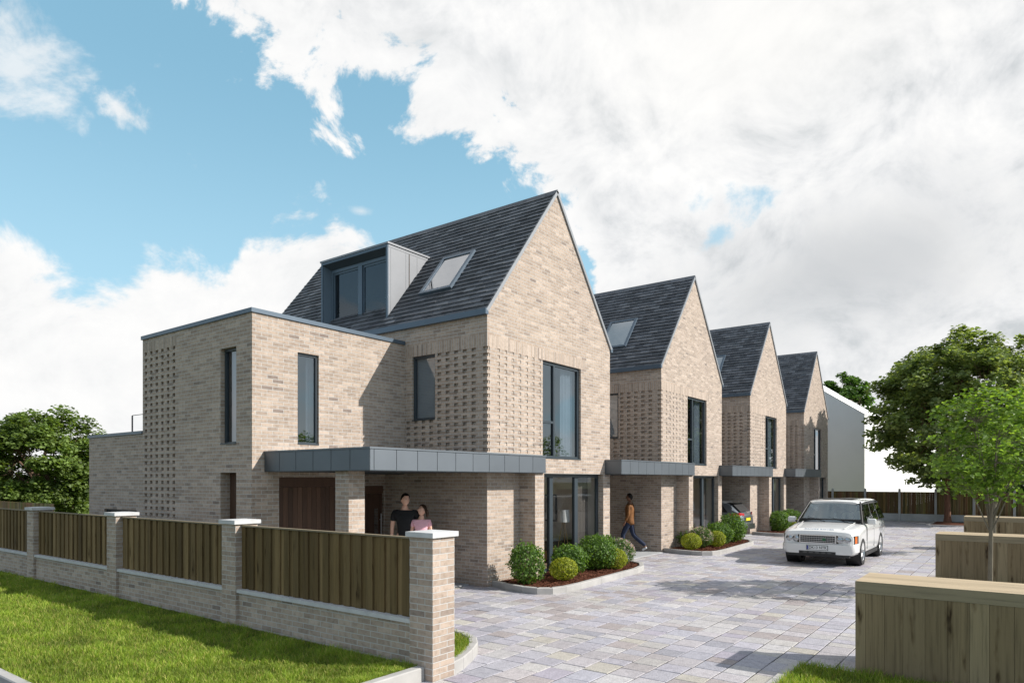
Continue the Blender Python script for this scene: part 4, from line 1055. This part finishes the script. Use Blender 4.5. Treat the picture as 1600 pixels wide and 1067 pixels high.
def hatch():
    # local: rear at x=0, +x runs to the front; placed with the rear towards the camera
    t=empty('parked_car',(28.06,9.02,0),R(90)); tag(t,'silver hatchback seen from behind, parked inside the carport of the third house','car')
    K=[0,.06,.18,.40,.8,1.4,2.2,3.0,3.5,3.9,4.15,4.25]
    hw=[.70,.80,.85,.875,.885,.885,.885,.88,.875,.85,.78,.66]
    belt=[.80,.86,.90,.92,.92,.91,.90,.89,.86,.78,.70,.62]
    top=[.86,.93,.97,.97,.96,.95,.94,.93,.90,.82,.74,.66]
    def prof(s):
        x,w,b,tp=s; z=.24+ (.10 if x<.2 else 0)
        return [(0,z),(w-.12,z),(w-.02,z+.08),(w,.50),(w,.66),(w-.02,b-.10),(w-.05,b),(w-.13,tp),(w-.4,tp+.01),(0,tp+.012)]
    body=loft(list(zip(K,hw,belt,top)),prof).build('body',[M['silver_paint']],t,merge=True)
    solid(body,[cyl_cut(x,y0,y1,.34,.385) for x in (.78,3.42) for y0,y1 in ((.55,1.2),(-1.2,-.55))])
    body.data.materials.clear(); body.data.materials.append(M['silver_paint'])
    body.data.polygons.foreach_set('use_smooth',[True]*len(body.data.polygons)); body.data.set_sharp_from_angle(angle=R(32))
    GH=[(.10,.70,.96,0),(.40,.72,1.22,0),(.55,.66,1.36,0),(.9,.64,1.42,0),(1.6,.64,1.45,0),(2.2,.63,1.42,0),(2.6,.66,1.25,0),(3.05,.72,.96,0)]
    def gp(s): x,w,z,_=s; wb=.80; zz=max(z,.961); return [(0,.93),(wb,.93),(wb+(w-wb)*.5,(.93+zz)/2+.02),(w,zz-.03),(w-.08,zz),(0,zz+.03)]
    m_=loft(GH,gp).build('cabin',[M['silver_paint']],t,smooth=35)
    m_=MB(); m_.face([(.13,-.60,1.01),(.13,.60,1.01),(.47,.55,1.335),(.47,-.55,1.335)]); 
    m_.v=[(x-.035,y,z+.02) for x,y,z in m_.v]; m_.build('rear_window',M['black'],t)
    m_=MB(); m_.box(.30,.62,-.60,.60,1.375,1.40); m_.build('spoiler',M['dark_paint'],t)
    for sd in (1,-1):
        m_=MB(); m_.face([(.55,sd*.795,1.0),(2.75,sd*.795,1.0),(2.2,sd*.70,1.33),(.85,sd*.70,1.34)]); m_.build('side_window',M['black'],t)
        m_=MB(); q=[(-.005,sd*.44,.83),(-.005,sd*.44,.96),(.07,sd*.80,1.0),(.07,sd*.81,.82)]; m_.face(q); m_.face([(.07,sd*.81,.82),(.07,sd*.80,1.0),(.46,sd*.872,.93),(.30,sd*.888,.84)]); m_.build('tail_light',M['red'],t)
    m_=MB(); m_.box(-.05,.14,-.78,.78,.30,.52); m_.build('bumper',M['dark_paint'],t)
    m_=MB(); m_.box(-.012,0.02,-.40,.40,.60,.80); m_.build('boot_recess',M['dark_paint'],t)
    m_=MB(); m_.box(-.03,-.013,-.25,.25,.66,.77); m_.build('number_plate',M['yplate'],t)
    for x in (.78,3.42):
        for s in (1,-1): wheel(t,x,s*.775,.32,s,5,.2)
hatch()

# ------------------------------------------------------------------ people
def skinmesh(name,pts,edges,mat,parent,sub=2,root=0):
    """pts: name->(pos,radius)"""
    ks=list(pts); me=bpy.data.meshes.new(name); me.from_pydata([pts[k][0] for k in ks],[(ks.index(a),ks.index(b)) for a,b in edges],[])
    o=bpy.data.objects.new(name,me); col.objects.link(o)
    o.modifiers.new('s','SKIN'); me.update()
    sv=me.skin_vertices[0].data if me.skin_vertices else None
    if sv is None:
        bm=bmesh.new(); bm.from_mesh(me); bm.verts.layers.skin.verify(); bm.to_mesh(me); bm.free(); sv=me.skin_vertices[0].data
    for i,k in enumerate(ks):
        r=pts[k][1]; sv[i].radius=(r,r) if not isinstance(r,tuple) else r; sv[i].use_root=(i==root)
    o.modifiers['s'].use_smooth_shade=True
    ss=o.modifiers.new('u','SUBSURF'); ss.levels=sub; ss.render_levels=sub
    dg=bpy.context.evaluated_depsgraph_get(); dg.update()
    me2=bpy.data.meshes.new_from_object(o.evaluated_get(dg)); o.modifiers.clear(); o.data=me2; bpy.data.meshes.remove(me)
    me2.materials.clear(); me2.materials.append(mat); me2.polygons.foreach_set('use_smooth',[True]*len(me2.polygons)); o.parent=parent; return o
def person(label,loc,rz,H,J,shirt,pants,hair,female=False,shoes=None,headturn=0,headtilt=0,jacket=False,sleeve=.45,skin='skin'):
    """J: joint offsets for a 1.80 m figure, facing -Y, x to its left"""
    t=empty('person',loc,rz); t.scale=(H/1.8,)*3; tag(t,label,'person')
    P={}
    w=.9 if female else 1.0
    def a(k,p,r): P[k]=(tuple(p),r)
    a('pelvis',(0,0,.98),.125*w); a('waist',(0,.0,1.10),.108*w*(.9 if female else 1)); a('chest',(0,0,1.29),.128*w); a('upper',(0,.01,1.42),.085*w); a('neck',(0,.005,1.51),.055*w)
    hd=Vector((0,-.012,1.685)); q=Matrix.Rotation(headturn,3,'Z')@Matrix.Rotation(headtilt,3,'X'); nb=Vector((0,0,1.54))
    H_=lambda v: tuple(nb+q@(Vector(v)-nb))
    a('nape',H_((0,.012,1.60)),.060)
    E=[('pelvis','waist'),('waist','chest'),('chest','upper'),('upper','neck'),('neck','nape')]
    for s,n in ((1,'l'),(-1,'r')):
        j=J[n]
        a('sh'+n,(s*.178*w,.01,1.435),.060*w); a('el'+n,j['el'],.040*w); a('wr'+n,j['wr'],.026*w)
        wr=Vector(j['wr']); el=Vector(j['el']); d=(wr-el).normalized(); a('pa'+n,wr+d*.075,(.034,.018))
        E+=[('upper','sh'+n),('sh'+n,'el'+n),('el'+n,'wr'+n),('wr'+n,'pa'+n)]
        sd=Vector((0,1,0)); 
        for k,(off,l) in enumerate(((-.027,.070),(-.009,.082),(.009,.076),(.026,.058))):
            b0=wr+d*.085+sd*off; a(f'f{n}{k}a',b0+d*l*.5+Vector((-s*.004,0,0)),.0085); a(f'f{n}{k}b',b0+d*l+Vector((-s*.018,0,0)),.007); E+=[('pa'+n,f'f{n}{k}a'),(f'f{n}{k}a',f'f{n}{k}b')]
        a('t'+n,wr+d*.05-sd*.045+Vector((-s*.01,0,0)),.010); a('u'+n,wr+d*.095-sd*.055+Vector((-s*.02,0,0)),.008); E+=[('pa'+n,'t'+n),('t'+n,'u'+n)]
        a('hp'+n,(s*.085,0,.93),.092*w); a('kn'+n,j['kn'],.058); a('an'+n,j['an'],.038); f=Vector(j['an'])
        a('he'+n,f+Vector((0,.03,-.035)),.034); a('to'+n,f+Vector(j.get('toe',(0,-.16,-.045))),.03)
        E+=[('pelvis','hp'+n),('hp'+n,'kn'+n),('kn'+n,'an'+n),('an'+n,'he'+n),('an'+n,'to'+n)]
    def warp(v):
        x,y,z=v
        kx=1.13 if z<1.42 else 1+.13*max(0,(1.52-z)/.10)
        if z>1.52: kx=1
        if z<.98 and abs(x)<.19: kx=1+.13*max(0,(z-.85)/.13)
        ky=.86 if (.9<z<1.45 and abs(x)<.20) else 1
        if female: kx=1+(kx-1)*.55
        return (x*kx,y*ky,z)
    def warpo(o):
        for vt in o.data.vertices: vt.co=warp(vt.co)
        o.data.update(); return o
    def headpt(th,ph,g=0,top=0):
        d=Vector((math.sin(th)*math.cos(ph),math.sin(th)*math.sin(ph),math.cos(th)))
        x,y,z=d.x*.077,d.y*.097,d.z*.119
        if d.z<0:
            k=(-d.z); x*=1-.30*k**1.6
            if d.y>0: y*=1-.45*k**1.2
            else: y*=1-.10*k**2
            z*=1.0
        fr=max(0,-d.y)
        G_=lambda cx,cz,sx,sz: math.exp(-((d.x-cx)/sx)**2-((d.z-cz)/sz)**2) if d.y<0 else 0
        y-=.026*G_(0,-.13,.13,.13)+.012*G_(0,.03,.10,.16)+.010*G_(0,-.82,.3,.13)+.008*G_(0,-.47,.28,.09)
        y+=.010*G_(.36,.08,.16,.10)+.010*G_(-.36,.08,.16,.10)
        v=Vector((x,y,z)); 
        if g: v+=d*(g+top*max(0,d.z))
        return v+Vector((0,-.006,1.684)),d
    bo=warpo(skinmesh('body',P,E,M[skin],t))
    bm=bmesh.new(); bm.from_mesh(bo.data); NA,NB=26,36
    def headgrid(bm,g,top,mask):
        vs={}
        def V_(i,j):
            j%=NB
            if i in(0,NA): j=0
            if (i,j) not in vs:
                p,d=headpt(math.pi*i/NA,2*math.pi*j/NB,g,top); vs[i,j]=bm.verts.new(H_(p))
            return vs[i,j]
        for i in range(NA):
            for j in range(NB):
                _,d=headpt(math.pi*(i+.5)/NA,2*math.pi*(j+.5)/NB)
                if not mask(d): continue
                q=[V_(i,j),V_(i,j+1),V_(i+1,j+1),V_(i+1,j)]; q=list(dict.fromkeys(q)); f=bm.faces.new(q); f.smooth=True
    headgrid(bm,0,0,lambda d:True); bm.to_mesh(bo.data); bm.free()
    # trousers
    Q={}; EQ=[('pelvis','waist2')]; Q['pelvis']=(P['pelvis'][0],.142*w); Q['waist2']=((0,0,1.06),.125*w)
    for n in 'lr':
        Q['hp'+n]=(P['hp'+n][0],.108*w); Q['kn'+n]=(P['kn'+n][0],.076); an=Vector(P['an'+n][0]); Q['an'+n]=(tuple(an+Vector((0,.01,0))),.062)
        EQ+=[('pelvis','hp'+n),('hp'+n,'kn'+n),('kn'+n,'an'+n)]
    warpo(skinmesh('trousers',Q,EQ,pants,t))
    # top
    k=1.14 if not jacket else 1.28
    Q={'hem':((0,0,.93 if not jacket else .80),(.15*w if not jacket else .215)),'pelvis':((0,0,1.0),.142*w*(1.12 if jacket else 1)),'waist':((0,0,1.12),.138*w*(.92 if female else 1)*(1.12 if jacket else 1)),'chest':((0,-.004,1.29),.165*w*(1.08 if jacket else 1)),'upper':((0,.01,1.415),.125*w),'nk':((0,.008,1.475),.085*w)}
    EQ=[('hem','pelvis'),('pelvis','waist'),('waist','chest'),('chest','upper'),('upper','nk')]
    for n in 'lr':
        sh=Vector(P['sh'+n][0]); el=Vector(P['el'+n][0]); wr=Vector(P['wr'+n][0])
        Q['sh'+n]=(tuple(sh),.074*w*(1.08 if jacket else 1)); EQ.append(('upper','sh'+n))
        if sleeve<1: Q['sl'+n]=(tuple(sh.lerp(el,sleeve*1.5)),.060*w); EQ.append(('sh'+n,'sl'+n))
        else:
            Q['el'+n]=(tuple(el),.058*w); Q['wr'+n]=(tuple(el.lerp(wr,.92)),.044*w); EQ+=[('sh'+n,'el'+n),('el'+n,'wr'+n)]
    warpo(skinmesh('jacket' if jacket else 'shirt',Q,EQ,shirt,t))
    # shoes
    if shoes:
        for n in 'lr':
            f=Vector(P['an'+n][0]); to=Vector(P['to'+n][0]); skinmesh('shoe',{'a':(tuple(f+Vector((0,.045,-.035))),.042),'b':(tuple(f.lerp(to,.55)+Vector((0,0,-.015))),.044),'c':(tuple(to+Vector((0,-.02,-.002))),.036)},[('a','b'),('b','c')],shoes,t)
    # hair: shell over the skull
    hme=bpy.data.meshes.new('hair'); bm=bmesh.new()
    def hm(d):
        f=-d.y; lim=.66 if f>.55 else (.66-(.55-f)*1.05 if f>-.1 else -.02-( -.1-f)*.75)
        if female: lim+=.02
        return d.z>lim
    headgrid(bm,.009,.012,hm)
    bmesh.ops.solidify(bm,geom=bm.faces[:],thickness=.008); bm.to_mesh(hme); bm.free(); hme.materials.append(hair)
    ho=bpy.data.objects.new('hair',hme); col.objects.link(ho); ho.parent=t
    if female:
        skinmesh('ponytail',{'a':(H_((0,.10,1.72)),.035),'b':(H_((0,.145,1.66)),.04),'c':(H_((0,.15,1.56)),.022)},[('a','b'),('b','c')],hair,ho)
    # face
    for s in (1,-1):
        e=MB(); c=Vector((s*.030,-.086,1.692)); e.lathe(c,(0,-1,0),[(-.004,.0125),(.001,.010),(.003,.001)],12); e.v=[H_(v) for v in e.v]; eo=e.build('eye',M['teeth'],t)
        e=MB(); e.lathe(c+Vector((0,-.0025,0)),(0,-1,0),[(0,.0058),(.001,.001)],10); e.v=[H_(v) for v in e.v]; e.build('iris',M['eye'],eo)
        e=MB(); e.lathe(Vector((s*.074,.008,1.672)),(s,.25,0),[(-.012,.027),(.004,.030),(.010,.022),(.006,.001)],14); e.v=[H_((v[0],v[1],1.672+(v[2]-1.672)*1.15)) for v in e.v]; e.build('ear',M[skin],t,smooth=60)
        e=MB(); e.box(s*.032-.017,s*.032+.017,-.0975,-.086,1.712,1.718); e.v=[H_(v) for v in e.v]; e.build('eyebrow',hair,t)
    e=MB(); e.box(-.021,.021,-.100,-.088,1.622,1.632); e.v=[H_((v[0],v[1]+abs(v[0])*.35,v[2]+abs(v[0])*.25)) for v in e.v]; e.build('mouth',M['teeth'],t)
    return t
M['eye']=plain('eye_dark',(.03,.02,.015),.2); M['teeth']=plain('teeth',(.7,.6,.55),.4)
M['darkhair']=plain('dark_brown_hair',(.022,.013,.009),.5,0,.3,30); M['brownhair']=plain('brown_hair',(.07,.035,.018),.45,0,.3,30)
M['blackshirt']=plain('black_tshirt',(.010,.010,.012),.85,0,.2,9); M['pinkshirt']=plain('pink_tshirt',(.85,.47,.55),.85,0,.06,9)
M['jeans']=plain('blue_jeans',(.014,.023,.055),.85,0,.25,10); M['darkjeans']=plain('dark_jeans',(.02,.025,.04),.85,0,.2,10)
M['suede']=plain('brown_suede_jacket',(.17,.068,.016),.8,0,.25,7); M['shoe']=plain('light_shoes',(.5,.52,.55),.6)
M['skindark']=plain('brown_skin',(.20,.10,.06),.5,0,.06,8)
stand=lambda s:{'el':(s*.208,.02,1.17),'wr':(s*.222,-.04,.91),'kn':(s*.095,-.01,.50),'an':(s*.10,.02,.09)}
def J(l=None,r=None):
    a=stand(1);b=stand(-1); a.update(l or {}); b.update(r or {}); return {'l':a,'r':b}
# the couple by the front door: facing the camera (-x,-y side)
face=math.atan2(-.6,-.8)+math.pi/2
person('man in a black t-shirt with short dark hair, smiling beside the woman in pink',(10.43,10.72,.022),face+R(0),1.98,
       J(l={'el':(.25,.06,1.19),'wr':(.20,.15,1.05)},r={'el':(-.225,.03,1.16),'wr':(-.23,-.03,.90)}),M['blackshirt'],M['darkjeans'],M['darkhair'],headturn=R(38),headtilt=R(4),shoes=M['shoe'])
person('woman in a pink t-shirt with brown ponytail looking up at the man in black',(10.62,10.42,.022),face+R(8),1.74,
       J(),M['pinkshirt'],M['darkjeans'],M['brownhair'],female=True,headturn=R(-60),headtilt=R(-14),shoes=M['shoe'],sleeve=.32)
# walking man: heads left and away from the camera
person('man in a brown jacket and blue jeans walking beside the second house',(19.78,10.12,.022),math.atan2(.97,-.25)+math.pi/2,1.84,
       {'l':{'el':(.24,.03,1.18),'wr':(.23,-.08,.94),'kn':(.07,-.20,.53),'an':(.06,-.20,.10),'toe':(0,-.17,-.05)},
        'r':{'el':(-.24,.06,1.18),'wr':(-.24,.02,.92),'kn':(-.09,.10,.50),'an':(-.10,.48,.17),'toe':(0,-.10,-.13)}},M['suede'],M['jeans'],M['darkhair'],jacket=True,sleeve=1,shoes=M['shoe'],skin='skindark')

# ------------------------------------------------------------------ sky, sun, camera
SUN_EL=R(33.9); sv=Vector((.4527*math.cos(SUN_EL),-.8917*math.cos(SUN_EL),math.sin(SUN_EL)))
wd=bpy.data.worlds.new('World'); scene.world=wd; wd.use_nodes=True; nt=wd.node_tree; nt.nodes.clear()
out=N(nt,'ShaderNodeOutputWorld'); bg=N(nt,'ShaderNodeBackground'); L(nt,bg.outputs[0],out.inputs[0])
sky=N(nt,'ShaderNodeTexSky'); sky.sky_type='NISHITA'; sky.sun_disc=False; sky.sun_elevation=SUN_EL; sky.sun_rotation=math.atan2(sv.x,sv.y); sky.air_density=1.0; sky.dust_density=.6; sky.ozone_density=1.6
tc=N(nt,'ShaderNodeTexCoord'); nrm=N(nt,'ShaderNodeVectorMath',operation='NORMALIZE'); L(nt,tc.outputs['Generated'],nrm.inputs[0])
sp=N(nt,'ShaderNodeSeparateXYZ'); L(nt,nrm.outputs[0],sp.inputs[0])
el=math_(nt,'ARCSINE',sp.outputs[2])
# azimuth measured clockwise from the direction (0.8, 0.6), in radians
fwd=math_(nt,'ADD',math_(nt,'MULTIPLY',sp.outputs[0],.8),math_(nt,'MULTIPLY',sp.outputs[1],.6))
rgt=math_(nt,'SUBTRACT',math_(nt,'MULTIPLY',sp.outputs[0],.6),math_(nt,'MULTIPLY',sp.outputs[1],.8))
az=math_(nt,'ARCTAN2',rgt,fwd)
cv=N(nt,'ShaderNodeCombineXYZ'); L(nt,az,cv.inputs[0]); L(nt,math_(nt,'MULTIPLY',el,1.25),cv.inputs[1])
wob=noise(nt,cv.outputs[0],3.2,3,.5); 
n1=noise(nt,cv.outputs[0],6.5,14,.62); n1.inputs['Distortion'].default_value=.35
ofs=N(nt,'ShaderNodeVectorMath',operation='ADD'); L(nt,cv.outputs[0],ofs.inputs[0]); ofs.inputs[1].default_value=(.012,.030,0)
n3=noise(nt,ofs.outputs[0],6.5,14,.62); n3.inputs['Distortion'].default_value=.35
relief=math_(nt,'MULTIPLY',math_(nt,'SUBTRACT',n1.outputs['Fac'],n3.outputs['Fac']),1.35)
n2=noise(nt,cv.outputs[0],1.8,4,.5)
def curve(x,pts):
    """float curve over az in [-1,1] rad -> value"""
    fc=N(nt,'ShaderNodeFloatCurve'); L(nt,math_(nt,'MULTIPLY_ADD',x,.5,.5),fc.inputs['Value']); c=fc.mapping.curves[0]
    P=[(p[0]*.5+.5,p[1]) for p in pts]
    c.points[0].location=P[0]; c.points[1].location=P[-1]
    for p in P[1:-1]: c.points.new(*p)
    fc.mapping.update(); return fc.outputs[0]
def azel(px,py):
    t_=(px-800)/1066.667; a=math.atan(t_); return a,math.atan((750-py)/1066.667*math.cos(a))
def cpts(l): return [(-1,azel(*l[0])[1])]+[azel(*p) for p in l]+[(1,azel(*l[-1])[1])]
# upper cloud bank lies above this line
up=curve(az,cpts([(60,-330),(150,-150),(230,-60),(330,40),(430,105),(520,150),(600,165),(690,195),(780,240),(850,320),(905,400),(960,560),(1040,700)]))
lo=curve(az,cpts([(0,395),(80,410),(180,425),(270,398),(350,430),(385,378),(470,345),(555,372),(600,450),(700,560),(800,640),(900,660)]))
amp=math_(nt,'MULTIPLY',math_(nt,'SUBTRACT',n1.outputs['Fac'],.5),1.0)
du=math_(nt,'SUBTRACT',el,up); dl=math_(nt,'SUBTRACT',lo,el)
gate=math_(nt,'MULTIPLY',az,1.0)
def sstep(x,a,b):
    m_=N(nt,'ShaderNodeMapRange',interpolation_type='SMOOTHSTEP'); L(nt,x,m_.inputs[0]); m_.inputs[1].default_value=a; m_.inputs[2].default_value=b; return m_.outputs[0]
cu=sstep(math_(nt,'MULTIPLY_ADD',amp,.50,du),-.012,.028)
clw=sstep(math_(nt,'MULTIPLY_ADD',amp,.30,dl),-.012,.03)
# thin wisps at the upper left
def blob(px,py,rx,ry,ang=0):
    a0,e0=azel(px,py); ca,sa=math.cos(ang),math.sin(ang)
    dx=math_(nt,'SUBTRACT',az,a0); dy=math_(nt,'SUBTRACT',el,e0)
    u=math_(nt,'DIVIDE',math_(nt,'ADD',math_(nt,'MULTIPLY',dx,ca),math_(nt,'MULTIPLY',dy,sa)),rx/1066.667)
    v=math_(nt,'DIVIDE',math_(nt,'SUBTRACT',math_(nt,'MULTIPLY',dy,ca),math_(nt,'MULTIPLY',dx,sa)),ry/1066.667)
    r=math_(nt,'SQRT',math_(nt,'ADD',math_(nt,'MULTIPLY',u,u),math_(nt,'MULTIPLY',v,v)))
    return math_(nt,'SUBTRACT',1.0,r)
w1=sstep(math_(nt,'MULTIPLY_ADD',amp,4.2,blob(205,182,135,40,-.36)),.35,1.0)
w2=sstep(math_(nt,'MULTIPLY_ADD',amp,4.6,blob(70,75,190,125,-.3)),.45,1.25)
w3=sstep(math_(nt,'MULTIPLY_ADD',amp,2.2,blob(565,330,35,14,0)),.4,1.2)
cov=math_(nt,'MAXIMUM',cu,clw)
for w_,k in ((w1,.85),(w2,.72),(w3,.6)): cov=math_(nt,'MAXIMUM',cov,math_(nt,'MULTIPLY',w_,k))
aaz=math_(nt,'ABSOLUTE',az)
rear=math_(nt,'MAXIMUM',sstep(aaz,.85,1.3),sstep(el,.85,1.15))
rear=math_(nt,'MULTIPLY',rear,math_(nt,'SUBTRACT',1.0,sstep(n2.outputs['Fac'],.52,.66)))
cov=math_(nt,'MULTIPLY',cov,math_(nt,'SUBTRACT',1.0,math_(nt,'MULTIPLY',rear,.5)))
for b_ in (blob(1190,300,72,42),blob(1112,378,44,24,.3)):
    gp_=sstep(math_(nt,'MULTIPLY_ADD',amp,6.0,b_),.35,1.1); cov=math_(nt,'MULTIPLY',cov,math_(nt,'SUBTRACT',1.0,math_(nt,'MULTIPLY',gp_,.75)))
# cloud shading: soft grey bellies
sh=ramp(nt,[(.30,(.62,.65,.67)),(.45,(.78,.795,.81)),(.60,(.90,.905,.91)),(.8,(1.0,.995,.985))]); 
L(nt,math_(nt,'ADD',relief,math_(nt,'ADD',math_(nt,'MULTIPLY',n2.outputs['Fac'],.80),math_(nt,'MULTIPLY',n1.outputs['Fac'],.36))),sh.inputs[0])
grey=math_(nt,'MULTIPLY',sstep(math_(nt,'MULTIPLY_ADD',amp,1.2,blob(1330,420,360,140,.15)),0,1.1),.8)
ccol=mix(nt,grey,sh.outputs[0],(.58,.60,.62))
brt=math_(nt,'MULTIPLY',sstep(blob(1170,60,420,170),0,1),.8); ccol=mix(nt,brt,ccol,(1.0,.99,.965))
edge=sstep(math_(nt,'MULTIPLY_ADD',amp,.26,du),.02,.14)
ccol=mix(nt,math_(nt,'MULTIPLY',math_(nt,'SUBTRACT',1.0,edge),.55),ccol,(.97,.97,.965))
skyc=mix(nt,math_(nt,'MULTIPLY_ADD',sstep(aaz,.8,1.6),-.5,.66),mix(nt,1,sky.outputs[0],(.15,.15,.15),'MULTIPLY'),(.30,.62,.80))
base=mix(nt,math_(nt,'MULTIPLY',sstep(math_(nt,'SUBTRACT',.55,el),0,.45),.75),skyc,(.52,.82,.98))
final=mix(nt,cov,base,ccol)
L(nt,final,bg.inputs[0]); bg.inputs[1].default_value=.80

sl=bpy.data.lights.new('sun','SUN'); sl.energy=5.0; sl.angle=R(.55); sl.color=(1,.945,.87); so=bpy.data.objects.new('sun',sl); col.objects.link(so); so.rotation_euler=sv.to_track_quat('Z','Y').to_euler(); so.location=(10,-20,30)
cam=bpy.data.cameras.new('camera'); cam.lens=24.0; cam.sensor_width=36; cam.shift_y=.1353; cam.clip_end=2000; cam.clip_start=.1
co=bpy.data.objects.new('camera',cam); col.objects.link(co); co.location=(0,0,2.3); co.rotation_euler=(R(90),0,-math.atan2(.8,.6)); scene.camera=co
scene.view_settings.view_transform='Standard'; scene.view_settings.look='None'; scene.view_settings.exposure=.34; scene.view_settings.gamma=1
scene.cycles.max_bounces=8; scene.cycles.transparent_max_bounces=16
